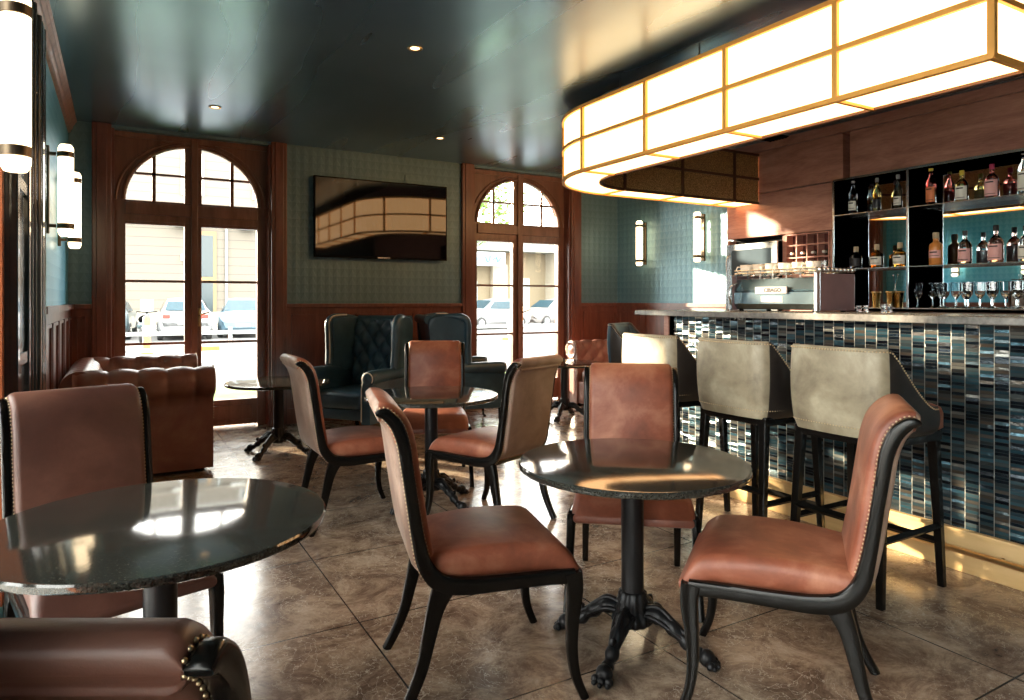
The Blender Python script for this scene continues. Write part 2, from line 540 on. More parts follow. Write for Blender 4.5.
bm = B(); box(bm, XL - .3, XL + .006, 3.20, 3.252, .12, 2.62); box(bm, XL - .3, XL + .006, 1.248, 1.30, .12, 2.62); box(bm, XL - .3, XL + .006, 1.25, 3.25, 2.60, 2.64)
reveal_bm = bm
trim(reveal_bm, wood('orange_mahogany', (.24, .06, .02), (.36, .10, .035), (.46, .15, .055), .35))  # orange-brown wood lining the jambs and head of the opening
# cornice along the left wall
bm = B()
prof = [(0, 2.775), (.018, 2.78), (.022, 2.80), (.034, 2.815), (.038, 2.84), (.052, 2.858), (.056, 2.87), (.066, 2.878), (.066, CE), (0, CE)]
ring_loft(bm, [[(XL + a, y, z) for a, z in prof] for y in (YB, YF)])
trim(bm, wood('cornice_wood', (.20, .10, .08), (.32, .18, .14), (.42, .26, .21), .3))

# dark blue panelled pier on the left wall (tall casing)
bm = B()
box(bm, XL, XL + .02, 3.27, 4.60, 0, 2.77)
box(bm, XL, XL + .045, 3.30, 3.36, 0, 2.77, .006); box(bm, XL, XL + .035, 3.80, 3.87, 0, 2.77, .006)
for y, r in ((3.95, .018), (4.16, .014), (4.34, .020), (4.55, .022)):
    lathe(bm, [(r, 0), (r, 2.77)], (XL + .02, y, 0), 16)
box(bm, XL, XL + .04, 4.40, 4.50, 0, 2.77, .01)
for z in (.45, 1.0, 1.75): box(bm, XL, XL + .03, 3.36, 3.80, z, z + .05)
trim(bm, M['blue_wood'])
# ---- french doors
def french_door(c, name, hside):
    r = empty(name, (c, YF, 0), kind='structure')
    W_ = M['walnut_door']
    # casing pilasters on the wall face
    for s in (-1, 1):
        bm = B()
        x0, x1 = (HW, HW + .155) if s > 0 else (-HW - .155, -HW)
        box(bm, x0, x1, -.05, 0, 0, CE - .002, .008)
        box(bm, x0 + .035, x1 - .035, -.062, -.05, 0, CE - .002, .006)
        mk('casing', bm, M['walnut'], r)
        bm = B()
        xa = s * HW; xb = s * (HW - .022)
        box(bm, min(xa, xb), max(xa, xb), -.02, .14, 0, 2.86)
        mk('reveal', bm, M['walnut'], r)
    # fixed frame: stiles, transom, spandrels (recess .10)
    y0, y1 = .10, .17
    GI = {-1: .086, 1: .066}; go = .59
    zt0, zt1 = 2.0, 2.225
    rx, rz = .59, .545
    bm = B()
    box(bm, -.678, -go - .0, y0, y1, 0, 2.86); box(bm, go, .678, y0, y1, 0, 2.86)
    box(bm, -go, go, y0, y1, zt0 + .03, zt1)
    box(bm, -go, go, y0 - .025, y0, zt0 + .09, zt1 - .02, .006)
    box(bm, -GI[-1], GI[1], y0 - .01, y1, zt1, 2.86)
    box(bm, -.03, .03, y0 - .035, y0 - .01, 0.0, 2.84, .006)
    box(bm, -.678, .678, y0 - .02, y0, 2.81, 2.86)
    # spandrel made of strips down to the arch
    for s in (-1, 1):
        n = 28; gi = GI[s]
        for face in (0,):
            pts = []
            for k in range(n + 1):
                x = gi + (go - gi) * k / n
                z = zt1 + rz * math.sqrt(max(0, 1 - (x / rx) ** 2))
                pts.append((x, z))
            for (xa, za), (xb, zb) in zip(pts[:-1], pts[1:]):
                vs = [bm.verts.new(p) for p in ((s * xa, y0, za), (s * xb, y0, zb), (s * xb, y0, 2.86), (s * xa, y0, 2.86),
                                                (s * xa, y1, za), (s * xb, y1, zb), (s * xb, y1, 2.86), (s * xa, y1, 2.86))]
                for f in ((0, 1, 2, 3), (4, 7, 6, 5), (0, 4, 5, 1), (3, 2, 6, 7)): bm.faces.new([vs[i] for i in f])
    bmesh.ops.remove_doubles(bm, verts=bm.verts, dist=1e-5)
    mk('door_frame', bm, W_, r)
    # arch moulding
    bm = B()
    pts = [(rx * 1.02 * math.cos(a), y0 - .008, zt1 + rz * 1.02 * math.sin(a)) for a in [PI * k / 36 for k in range(37)]]
    tube(bm, pts, .02, 8)
    pts = [(rx * 1.13 * math.cos(a), y0 - .004, zt1 + rz * 1.10 * math.sin(a)) for a in [PI * k / 36 for k in range(37)]]
    tube(bm, pts, .012, 8)
    mk('arch_moulding', bm, W_, r)
    # fanlight glazing bars
    bm = B()
    for s in (-1, 1):
        x = s * .35; gi = GI[s]
        zt = zt1 + rz * math.sqrt(1 - (.35 / rx) ** 2)
        box(bm, x - .016, x + .016, y0 + .02, y1 - .01, zt1, zt)
        xx = rx * math.sqrt(1 - (.26 / rz) ** 2)
        xa, xb = (gi, xx) if s > 0 else (-xx, -gi)
        box(bm, xa, xb, y0 + .02, y1 - .01, zt1 + .25, zt1 + .272)
    mk('glazing_bar', bm, W_, r)
    bm = B()
    for s in (-1, 1):
        gi = GI[s]
        ring = [(s * gi, y0 + .035, zt1)] + [(s * (gi + (go - gi) * (1 - k / 20)), y0 + .035, zt1 + rz * math.sqrt(max(0, 1 - ((gi + (go - gi) * (1 - k / 20)) / rx) ** 2))) for k in range(21)]
        vs = [bm.verts.new(p) for p in ring]; bm.faces.new(vs)
    mk('fanlight_pane', bm, M['pane'], r)
    # two leaves
    for s in (-1, 1):
        lf = B(); gi = GI[s]
        def bx(a, b_, *k):
            xa, xb = s * a, s * b_
            box(lf, min(xa, xb), max(xa, xb), *k)
        bx(.004, gi, y0 + .005, y1, .02, zt0 + .03)          # meeting stile
        bx(go - .002, go + .01, y0 + .005, y1, .02, zt0 + .03)
        bx(gi, go, y0 + .01, y1, .02, .275)
        bx(gi + .05, go - .05, y0 - .004, y0 + .01, .07, .22, .008)
        bx(gi, go, y0 + .01, y1, zt0, zt0 + .03)
        for z in (.86, 1.46): bx(gi, go, y0 + .02, y1 - .02, z - .012, z + .012)
        leaf = mk('door_leaf', lf, W_, r)
        g = B(); xa, xb = s * gi, s * go
        box(g, min(xa, xb), max(xa, xb), y0 + .033, y0 + .037, .275, zt0); mk('glass_pane', g, M['pane'], leaf)
        if s == hside:
            h = B()
            box(h, -.012 + s * .045, .012 + s * .045, y0 - .012, y0 + .005, 1.02, 1.20, .004)
            tube(h, [(s * .045, y0 - .01, 1.13), (s * .045, y0 - .055, 1.13), (s * .05, y0 - .065, 1.135), (s * .09, y0 - .065, 1.15), (s * .13, y0 - .06, 1.16)], .009, 8)
            mk('door_handle', h, M['brass'], leaf, True)
    return r
french_door(DC[0], 'door_1', 1)
french_door(DC[1], 'door_2', 1)

# ---- veneered back-bar wall: panels
P_ = M['walnut_h']
bm = B()
G = .004
def pan(y0, y1, z0, z1): box(bm, XP, XP + .138, y0 + G, y1 - G, z0 + G, z1 - G, .003)
pan(3.86, YP, 2.372, 2.80); pan(1.9, 3.80, 2.372, 2.80); pan(-.4, 1.9, 2.372, 2.80); pan(YB, -.4, 2.372, 2.80)
box(bm, XP - .01, XP + .138, YB, YP, 2.80, CE, .003)
pan(3.872, YP, 1.925, 2.368)
pan(3.872, 4.00, 0, 1.92); pan(4.475, 4.52, 0, 1.92); pan(5.19, YP, 0, 1.92)
pan(4.0, 4.475, 0, 1.55); 
pan(-.4, 1.88, 0, 2.368); pan(YB, -.4, 0, 2.368)
box(bm, XP, XP + .138, 1.9, 3.872, 0, 1.19)
trim(bm, P_)
bm = B(); box(bm, XP + .10, XP + .139, 1.88, YP, 1.19, 2.5); trim(bm, M['black'])

# ------------------------------------------------------------------ bar
bar = empty('bar_counter', (0, 0, 0), label='long bar counter faced with thin blue and bronze strip tiles under a grey stone top', cat='bar counter')
BX, BE = 3.46, 3.71
bm = B(); box(bm, BX, BX + .06, -1.6, BE, .20, 1.165); box(bm, BX, 4.0, BE - .05, BE, .20, 1.165)
mk('tiled_front', bm, M['tile'], bar)
bm = B(); box(bm, BX + .06, 4.0, -1.6, BE - .05, 0.0, 1.165); mk('carcass', bm, M['walnut'], bar)
bm = B(); box(bm, BX - .02, BX + .06, -1.6, BE + .02, 0, .185, .004); box(bm, BX - .028, BX + .06, -1.6, BE + .028, .183, .20, .003)
mk('kick_board', bm, M['kick'], bar)
bm = B(); box(bm, BX - .10, 4.08, -1.65, BE + .27, 1.168, 1.205, .006); mk('countertop', bm, M['counter'], bar)
bm = B(); tube(bm, [(BX - .065, -1.6, .115), (BX - .065, BE, .115)], .014, 12)
for k in range(6): tube(bm, [(BX - .065, -1.3 + k * .95, .115), (BX - .015, -1.3 + k * .95, .115)], .008, 8)
mk('foot_rail', bm, M['brass'], bar, True)
bm = B(); box(bm, BX + .1, BX + .5, BE + .12, BE + .17, 0, 1.168, .004); mk('end_panel', bm, M['walnut_h'], bar)

# back counter below the shelves
bc = empty('back_counter', (0, 0, 0), label='low dark working counter against the wood wall behind the bar', cat='cabinet')
bm = B(); box(bm, 5.12, XP - .004, -1.2, 3.93, .08, .86); mk('body', bm, M['walnut'], bc)
bm = B(); box(bm, 5.09, XP - .004, -1.25, 3.95, .86, .90, .005); mk('worktop', bm, M['steel'], bc)
bm = B(); box(bm, 5.17, XP - .004, -1.2, 3.93, 0, .08); mk('plinth', bm, M['black'], bc)
for k in range(7):
    bm = B(); box(bm, 5.10, 5.119, -1.18 + k * .73, -.49 + k * .73, .10, .84, .004); d = mk('door', bm, M['walnut'], bc)
    bm = B(); tube(bm, [(5.085, -.58 + k * .73, .55), (5.085, -.58 + k * .73, .75)], .006, 8); mk('handle', bm, M['steel'], d)

# shelf unit
su = empty('bottle_shelf_unit', (0, 0, 0), label='black framed mirrored shelf unit for bottles built into the wall behind the bar', cat='shelf')
X0, X1 = 5.64, 5.80   # replaced below by real depth
SX0, SX1 = 5.54, 5.80
SY = [1.90, 3.19, 3.852]; SZ = [1.216, 1.555, 2.035, 2.345]
bm = B()
for y in SY:
    box(bm, SX0 + .004, SX1, y - .009, y + .009, SZ[0] - .01, SZ[-1])
box(bm, SX0 + .004, SX1, SY[0], SY[-1], SZ[-1] - .009, SZ[-1] + .009); box(bm, SX0 + .004, SX1, SY[0], SY[-1], SZ[0] - .03, SZ[0] - .008)
mk('carcass', bm, plain('matte_black', (.0008, .0008, .001), .9, spec=0.0), su)
bm = B()
for y in SY: box(bm, SX0, SX0 + .004, y - .009, y + .009, SZ[0] - .01, SZ[-1])
box(bm, SX0, SX0 + .004, SY[0], SY[-1], SZ[-1] - .009, SZ[-1] + .009)
mk('edge_strip', bm, M['steel'], su)
for z in SZ[0:3]:
    for a, c in ((SY[0], SY[1]), (SY[1], SY[2])):
        bm = B(); box(bm, SX0, SX1 - .004, a + .009, c - .009, z - .008, z, .002); mk('shelf', bm, M['steel'], su)
bm = B(); box(bm, SX1 - .003, SX1, SY[0], SY[-1], SZ[0], SZ[-1]); mk('mirror_back', bm, M['mirror'], su)

# ------------------------------------------------------------------ bottles and glassware
def px2(px, X):
    u = (px - 512) / 682.7
    return X * (.866 - .5 * u) / (.5 + .866 * u)
GL = {}
def gcol(name, c, rough=.02):
    if name not in GL: GL[name] = glassmat(name, c, rough)
    return GL[name]
PROF = {
    'tall': [(.033, 0), (.036, .006), (.036, .17), (.032, .20), (.016, .235), (.0135, .25), (.0135, .285)],
    'gin': [(.043, 0), (.047, .008), (.047, .12), (.044, .15), (.030, .175), (.016, .19), (.0145, .20), (.0145, .225)],
    'squat': [(.040, 0), (.044, .006), (.044, .085), (.040, .10), (.018, .115), (.015, .12), (.015, .135)],
    'round': [(.036, 0), (.040, .006), (.040, .12), (.037, .14), (.018, .155), (.0165, .16), (.0165, .18)],
}
def bottle(x, y, z, kind, col, cap, lab, label, sc=1.0, lz=(.04, .12), laba=1.0):
    bm = B(); pr = [(r * sc, h * sc) for r, h in PROF[kind]]
    inner = [(0.001, 0)] + pr
    lathe(bm, inner, (0, 0, 0), 20)
    o = mk('bottle', bm, col, None, True, (x, y, z), 0, 50)
    tag(o, label, 'bottle', 'bottles on the back bar')
    top = pr[-1]
    bm = B(); lathe(bm, [(top[0] * 1.18, top[1] - .004), (top[0] * 1.22, top[1] + .03 * sc), (top[0] * 1.05, top[1] + .036 * sc)], (0, 0, 0), 14)
    mk('cap', bm, cap, o, True, angle=40)
    if lab:
        bm = B(); r = pr[2][0] + .0012
        n = 14; a0 = PI - 1.2; rings = []
        for k in range(n + 1):
            a = a0 + 2.4 * k / n
            rings.append([(r * math.cos(a), r * math.sin(a), lz[0] * sc), (r * math.cos(a), r * math.sin(a), lz[1] * sc)])
        ring_loft(bm, rings, closed=False, cap=False)
        for rg in [((a0 + .35, a0 + 2.05), lz[0] * sc + .014, lz[0] * sc + .018), ((a0 + .6, a0 + 1.8), lz[1] * sc - .022, lz[1] * sc - .012)]:
            (b0, b1), za, zb = rg; rings = []
            for k in range(9):
                a = b0 + (b1 - b0) * k / 8; q = r + .0006
                rings.append([(q * math.cos(a), q * math.sin(a), za), (q * math.cos(a), q * math.sin(a), zb)])
            ring_loft(bm, rings, closed=False, cap=False, mi=1)
        mk('label', bm, [lab, M['ink']], o, True)
    return o
M['ink'] = plain('label_ink', (.012, .008, .010), .6)
cream = plain('cream_label', (.78, .74, .64), .6); black_l = plain('black_label', (.015, .015, .018), .5)
orange_l = plain('orange_label', (.75, .22, .08), .6); pink_l = plain('pink_label', (.80, .42, .38), .6); gold_l = plain('gold_label', (.55, .40, .16), .5)
redcap = plain('magenta_cap', (.55, .05, .12), .4); yelcap = plain('yellow_cap', (.75, .55, .06), .4); corkm = plain('cork_stopper', (.50, .38, .24), .7)
greycap = plain('grey_cap', (.35, .35, .34), .4)
clear = gcol('clear_spirit', (.96, .98, .98)); dark = gcol('dark_spirit', (.10, .08, .07)); amber = gcol('amber_spirit', (.80, .30, .06))
gold = gcol('golden_spirit', (.85, .62, .22)); pinkg = gcol('pink_spirit', (.85, .25, .22)); rosy = gcol('rose_spirit', (.95, .66, .60))
smoke = gcol('smoke_glass', (.25, .27, .30))
ceramic = plain('orange_ceramic', (.72, .27, .06), .3)
bx = 5.66
zt = SZ[2]
bottle(bx, px2(853, bx), zt, 'tall', smoke, greycap, cream, 'tall dark bottle with pale label, leftmost on the top shelf')
bottle(bx, px2(877, bx), zt, 'tall', gold, greycap, black_l, 'tall golden bottle with black label, middle of the left top compartment', .92)
bottle(bx, px2(898, bx), zt, 'tall', dark, greycap, cream, 'dark bottle with grey cap beside the tall shelf divider on the top shelf', .92)
bottle(bx, px2(931, bx), zt, 'tall', pinkg, yelcap, orange_l, 'slim bottle with orange label and yellow cap on the top shelf', 1.0, (.03, .15))
bottle(bx, px2(962, bx), zt, 'gin', gold, yelcap, cream, 'stout bottle with white label and yellow cap on the top shelf', .95, (.02, .13))
bottle(bx, px2(992, bx), zt, 'gin', pinkg, redcap, pink_l, 'stout red bottle with pale pink label and magenta cap on the top shelf', 1.0, (.02, .14))
bottle(bx, px2(1024, bx), zt, 'tall', clear, cream, cream, 'tall clear bottle with white cap at the right edge of the top shelf', 1.05, (.03, .16))
zt = SZ[1]
bottle(bx, px2(856, bx), zt, 'squat', smoke, corkm, black_l, 'squat smoky decanter bottle with cork stopper, leftmost on the middle shelf', 1.15, (.02, .08))
bottle(bx, px2(877, bx), zt, 'squat', amber, corkm, cream, 'squat amber bottle with patterned label between two others on the middle shelf', 1.2, (.02, .08))
bottle(bx, px2(900, bx), zt, 'squat', gold, corkm, cream, 'squat pale golden bottle beside the divider on the middle shelf', 1.2, (.02, .08))
bottle(bx, px2(936, bx), zt, 'round', ceramic, corkm, pink_l, 'opaque orange bottle with cork standing on the middle shelf', 1.22, (.05, .10))
bottle(bx, px2(965, bx), zt, 'gin', clear, black_l, pink_l, 'clear round shouldered bottle with floral label next to the orange bottle', 1.0, (.02, .12))
bottle(bx, px2(996, bx), zt, 'gin', rosy, black_l, pink_l, 'taller rose tinted bottle with black cap on the middle shelf', 1.08, (.02, .13))
bottle(bx, px2(1026, bx), zt, 'gin', clear, black_l, cream, 'clear bottle with black cap cut by the right edge of the middle shelf', 1.0, (.02, .12))

# goblets: thick cut glass
def goblet():
    bm = B()
    lathe(bm, [(.001, 0), (.032, .001), (.033, .005), (.008, .012), (.006, .02), (.006, .055), (.012, .062), (.030, .085), (.036, .11), (.037, .165), (.0345, .166), (.033, .11), (.026, .088), (.001, .07)], (0, 0, 0), 12, cap=False)
    return mk('goblet', bm, M['glass'], None, False)
g0 = goblet(); first = True
for i, px in enumerate([918, 933, 941, 956, 968, 980, 993, 1006, 1018]):
    xx = bx + (.05 if i % 2 else -.04)
    y = px2(px, xx)
    o = g0 if i == 0 else dup(g0)
    o.location = (xx, y, SZ[0]); o.scale = (1.0, 1.0, 1.22)
    tag(o, 'cut glass goblet in the row on the lowest mirrored shelf', 'goblet', 'cut glass goblets on the lowest shelf')
# golden shakers
def shaker(x, y, z, s, label):
    bm = B(); lathe(bm, [(.001, 0), (.026 * s, 0), (.028 * s, .004), (.040 * s, .135), (.042 * s, .138), (.038 * s, .136), (.026 * s, .01), (.001, .008)], (0, 0, 0), 22, cap=False)
    o = mk('cocktail_shaker', bm, metal('shaker_gold', (.95, .66, .25), .25), None, True, (x, y, z), 0, 40)
    bm = B(); lathe(bm, [(.0405 * s, .126), (.0425 * s, .128), (.0425 * s, .134), (.0405 * s, .136)], (0, 0, 0), 22); mk('rim', bm, M['brass'], o, True)
    tag(o, label, 'cocktail shaker', 'gold shaker cups on the back bar')
shaker(bx, px2(876, bx), SZ[0], 1.0, 'gold shaker cup standing alone on the lowest shelf of the left bay')
shaker(bx - .04, px2(891, bx - .04), SZ[0], 1.0, 'gold shaker cup in the pair by the divider, left one')
shaker(bx - .0, px2(899, bx), SZ[0], .95, 'gold shaker cup in the pair by the divider, right one')
bm = B()
for px, t in ((884, .05), (903, -.03)):
    pass
bm.free()
# long bar spoons leaning in the cups
for i, (px, t, lb) in enumerate(((891, -.06, 'thin bar spoon leaning out of the left gold cup of the pair'), (899, .05, 'thin bar spoon leaning out of the right gold cup of the pair'))):
    X_ = bx - .04 if i == 0 else bx
    y = px2(px, X_)
    bm = B(); tube(bm, [(0, 0, .012), (.0, t * .5, .15), (0, t, .27)], .0022, 6)
    bmesh.ops.create_uvsphere(bm, u_segments=8, v_segments=6, radius=.008, matrix=Matrix.Translation((0, t, .272)))
    tag(mk('bar_spoon', bm, M['steel'], None, True, (X_, y, SZ[0])), lb, 'spoon')
# tumblers on the counter by the machine
def tumbler():
    bm = B(); lathe(bm, [(.001, 0), (.026, 0), (.028, .004), (.033, .085), (.031, .085), (.026, .012), (.001, .01)], (0, 0, 0), 14, cap=False)
    return mk('tumbler', bm, M['glass'], None, False)
t0 = tumbler()
for i, (px, X_, sc) in enumerate([(859, 4.0, .5), (866, 4.02, .5), (884, 3.98, .6), (889, 4.04, .6)]):
    o = t0 if i == 0 else dup(t0)
    o.location = (X_, px2(px, X_), 1.205); o.scale = (sc, sc, sc)
    tag(o, 'small shot tumbler standing on the bar top right of the coffee machine', 'glass', 'small tumblers on the bar top')

# ------------------------------------------------------------------ espresso machine on the bar top
mc = empty('coffee_machine', (3.70, 0, 1.205), label='brushed steel espresso machine on the far end of the bar top', cat='coffee machine')
y0, y1 = 2.675, 3.35
bm = B()
sec = [(0.03, .012), (.0, .05), (.0, .125), (.012, .13), (.004, .14), (.03, .215), (.34, .235), (.36, .215), (.36, .012)]
ring_loft(bm, [[(a, y, z) for a, z in sec] for y in (y0 + .02, y1 - .02)])
mk('body', bm, metal('blued_steel', (.30, .40, .45), .22), mc)
for ya, yb in ((y0, y0 + .02), (y1 - .02, y1)):
    bm = B(); box(bm, -.01, .37, ya, yb, .008, .24, .006); mk('side_panel', bm, plain('mauve_side_panel', (.20, .13, .14), .35), mc)
for ya in (y0 - .004, y1 - .016):
    bm = B(); box(bm, -.016, .02, ya, ya + .02, .004, .245, .006); mk('corner_trim', bm, M['steel'], mc)
bm = B()
for ya in (y0 + .05, y1 - .05):
    for xa in (.04, .32): lathe(bm, [(.018, 0), (.014, .014)], (xa, ya, 0), 12)
mk('foot', bm, M['black'], mc)
bm = B(); box(bm, -.012, .002, 2.89, 3.14, .115, .162, .003); pl = mk('badge_plate', bm, plain('badge_white', (.30, .28, .27), .4), mc)
bm = B(); box(bm, -.002, .006, 2.93, 3.10, .06, .098, .002); mk('data_plate', bm, plain('plate_pink', (.42, .38, .36), .4), mc)
# lettering
cu = bpy.data.curves.new('lettering', 'FONT'); cu.body = 'CIBAGO'; cu.size = .036; cu.align_x = 'CENTER'; cu.align_y = 'CENTER'; cu.extrude = .0008; cu.offset = .0012
cu.materials.append(M['ink'])
_t = bpy.data.objects.new('lettering_curve', cu); _me = bpy.data.meshes.new_from_object(_t)
bpy.data.objects.remove(_t)
tx = bpy.data.objects.new('lettering', _me); COL.objects.link(tx); tx.parent = pl
tx.rotation_euler = (PI / 2, 0, -PI / 2); tx.location = (-.0135, 3.00, .138)
bm = B(); n = 16
cx_, cz_ = 3.11, .138
vs = [bm.verts.new((-.0135, cx_ + .013 * math.cos(2 * PI * k / n), cz_ + .013 * math.sin(2 * PI * k / n))) for k in range(n)]; bm.faces.new(vs)
mk('emblem', bm, plain('emblem_red', (.70, .18, .14), .5), pl)
# cup rail
bm = B()
for z in (.255, .275): tube(bm, [(.01, y0 + .02, z), (.01, y1 - .02, z), (.35, y1 - .02, z), (.35, y0 + .02, z)], .004, 6, close_path=True)
for yy in [y0 + .03 + k * (y1 - y0 - .06) / 6 for k in range(7)]:
    tube(bm, [(.01, yy, .215), (.01, yy, .275)], .003, 6)
mk('cup_rail', bm, M['steel'], mc)
bm = B()
for k in range(9): bmesh.ops.create_icosphere(bm, subdivisions=2, radius=.017, matrix=Matrix.Translation((.03 + .04 * k, y0 + .005, .262)))
mk('rail_knobs', bm, M['steel'], mc, True)
# steam wand / cup logo at the left corner
bm = B(); tube(bm, [(-.004, 3.30, .19), (-.05, 3.31, .17), (-.055, 3.32, .10), (-.04, 3.32, .04)], .006, 8); mk('steam_wand', bm, M['steel'], mc, True)
# cups
def cup():
    bm = B(); lathe(bm, [(.001, .0), (.020, 0), (.024, .005), (.035, .03), (.038, .062), (.0355, .062), (.032, .03), (.02, .01), (.001, .008)], (0, 0, 0), 18, cap=False)
    o = mk('espresso_cup', bm, M['white_china'], None, True)
    bm = B(); tube(bm, [(0, .034, .05), (0, .052, .05), (0, .058, .035), (0, .048, .02), (0, .030, .02)], .004, 6); mk('handle', bm, M['white_china'], o, True)
    return o
c0 = cup(); k = 0
for i in range(6):
    o = c0 if i == 0 else dup(c0)
    o.location = (3.755, 2.745 + .104 * i, 1.446); o.rotation_euler = (0, 0, .8); o.scale = (1.2, 1.2, 1.2)
    tag(o, 'cream coffee cup in the front row on top of the coffee machine', 'cup', 'cream cups on the coffee machine')
tm = dup(t0)
tm.scale = (1, 1, 1)
k = 0
for i in range(4):
    for j in range(2):
        o = tm if k == 0 else dup(tm); k += 1
        o.location = (3.84 + .075 * j, 3.06 + .078 * i, 1.446)
        tag(o, 'upside stacked water glass behind the cups on top of the coffee machine', 'glass', 'water glasses on the coffee machine')
k = 0
for i in range(3):
    o = dup(tm); o.location = (3.86, 2.74 + .085 * i, 1.446)
    tag(o, 'upside stacked water glass behind the cups on top of the coffee machine', 'glass', 'water glasses on the coffee machine')

# ------------------------------------------------------------------ glass-door fridge & wine rack in the veneer wall
fr = empty('wall_oven', (5.66, 0, 0), label='stainless framed glass door appliance set into the wood wall behind the coffee machine', cat='appliance')
bm = B(); box(bm, .0, .17, 4.53, 5.18, .92, 1.865); mk('body', bm, M['black'], fr)
bm = B()
for (a, c, p, q) in ((4.53, 5.18, 1.80, 1.865), (4.53, 5.18, .92, 1.0), (4.53, 4.60, 1.0, 1.80), (5.11, 5.18, 1.0, 1.80)):
    box(bm, -.02, .0, a, c, p, q, .003)
dr = mk('door', bm, M['steel'], fr)
bm = B(); box(bm, -.014, -.010, 4.60, 5.11, 1.0, 1.80); mk('door_glass', bm, plain('dusky_door_glass', (.07, .10, .125), .12), dr)
bm = B(); tube(bm, [(-.03, 5.15, 1.05), (-.05, 5.15, 1.1), (-.05, 5.15, 1.7), (-.03, 5.15, 1.75)], .009, 8); mk('handle', bm, M['steel'], dr, True)

wr = empty('wine_rack', (0, 0, 0), label='small built-in wine rack with square cells right of the steel appliance', cat='wine rack')
bm = B(); box(bm, XP + .09, XP + .135, 4.0, 4.475, 1.55, 1.925); mk('back_panel', bm, M['dark_red'], wr)
bm = B()
for k in range(5):
    y = 4.005 + k * .116; box(bm, XP - .005, XP + .09, y - .006, y + .006, 1.55, 1.92)
mk('upright', bm, M['walnut_h'], wr)
bm = B()
for z in (1.57, 1.69, 1.81, 1.915): box(bm, XP - .004, XP + .09, 4.0, 4.475, z - .006, z + .006)
mk('rail', bm, M['walnut_h'], wr)
k = 0; w0 = None
for i in range(4):
    for j, z in enumerate((1.576, 1.696)):
        if w0 is None:
            bm = B(); lathe(bm, [(.001, 0), (.014, .0), (.016, .01), (.015, .05)], (0, 0, 0), 14)
            bmesh.ops.rotate(bm, verts=bm.verts, cent=(0, 0, 0), matrix=Matrix.Rotation(PI / 2, 3, 'Y'))
            w0 = mk('wine_bottle', bm, plain('foil_capsule', (.72, .68, .62), .3, .5), None, True)
            bm = B(); lathe(bm, [(.015, .03), (.03, .06), (.034, .075), (.034, .085)], (0, 0, 0), 14)
            bmesh.ops.rotate(bm, verts=bm.verts, cent=(0, 0, 0), matrix=Matrix.Rotation(PI / 2, 3, 'Y'))
            mk('bottle_shoulder', bm, plain('bottle_green', (.02, .03, .02), .15), w0, True)
            o = w0
        else: o = dup(w0)
        o.location = (XP - .002, 4.063 + .116 * i, z + .035)
        tag(o, 'wine bottle lying neck outward in a cell of the wine rack', 'wine bottle', 'wine bottles in the rack')

# ------------------------------------------------------------------ big lantern over the bar
lp = empty('bar_lantern', (0, 0, 0), label='long glowing lantern with honey coloured grid frame hung round over the bar', cat='pendant lamp')
LX, LY, ZT, ZB, LWD, RAD = 3.08, 5.12, 2.77, 2.267, .32, .86
def lpath(off, y_end=1.43):
    """plan path; off = inward offset from outer face"""
    pts = [(LX + off, y_end + .0)]
    ys_ = [1.43, 2.13, 2.84, 3.54, LY - RAD]
    for y in ys_[1:]: pts.append((LX + off, y))
    cxx, cyy = LX + RAD, LY - RAD
    r = RAD - off
    for k in range(1, 13):
        a = PI - (PI / 2) * k / 12
        pts.append((cxx + r * math.cos(a), cyy + r * math.sin(a)))
    for x in (LX + RAD + .7, LX + RAD + 1.4, XP - .004): pts.append((x, LY - off))
    return pts
po = lpath(0); pi_ = lpath(LWD)
def wallmesh(path, za, zb, t, mat, name):
    bm = B(); n = len(path)
    rings = []
    for i, (x, y) in enumerate(path):
        a = path[max(0, i - 1)]; c = path[min(n - 1, i + 1)]
        tx, ty = c[0] - a[0], c[1] - a[1]; l = math.hypot(tx, ty); nx, ny = ty / l, -tx / l
        rings.append([(x, y, za), (x + nx * t, y + ny * t, za), (x + nx * t, y + ny * t, zb), (x, y, zb)])
    ring_loft(bm, rings)
    return mk(name, bm, mat, lp)
wallmesh(lpath(.012), ZB + .012, ZT - .012, .006, M['lampglow'], 'side_diffuser')
wallmesh(lpath(LWD - .012), ZB + .012, ZT - .012, .006, M['tweed'], 'inner_shade')
bm = B()
a_, b_ = lpath(.012), lpath(LWD - .012)
ring_loft(bm, [[(p[0], p[1], ZB + .008), (q[0], q[1], ZB + .008), (q[0], q[1], ZB + .014), (p[0], p[1], ZB + .014)] for p, q in zip(a_, b_)])
mk('bottom_diffuser', bm, M['lampglow'], lp)
bm = B(); box(bm, LX + .012, LX + LWD - .012, 1.434, 1.44, ZB + .012, ZT - .012); mk('end_diffuser', bm, M['lampglow'], lp)
bm = B()
ring_loft(bm, [[(p[0], p[1], ZT - .010), (q[0], q[1], ZT - .010), (q[0], q[1], ZT - .004), (p[0], p[1], ZT - .004)] for p, q in zip(a_, b_)])
mk('top_cover', bm, M['tweed'], lp)
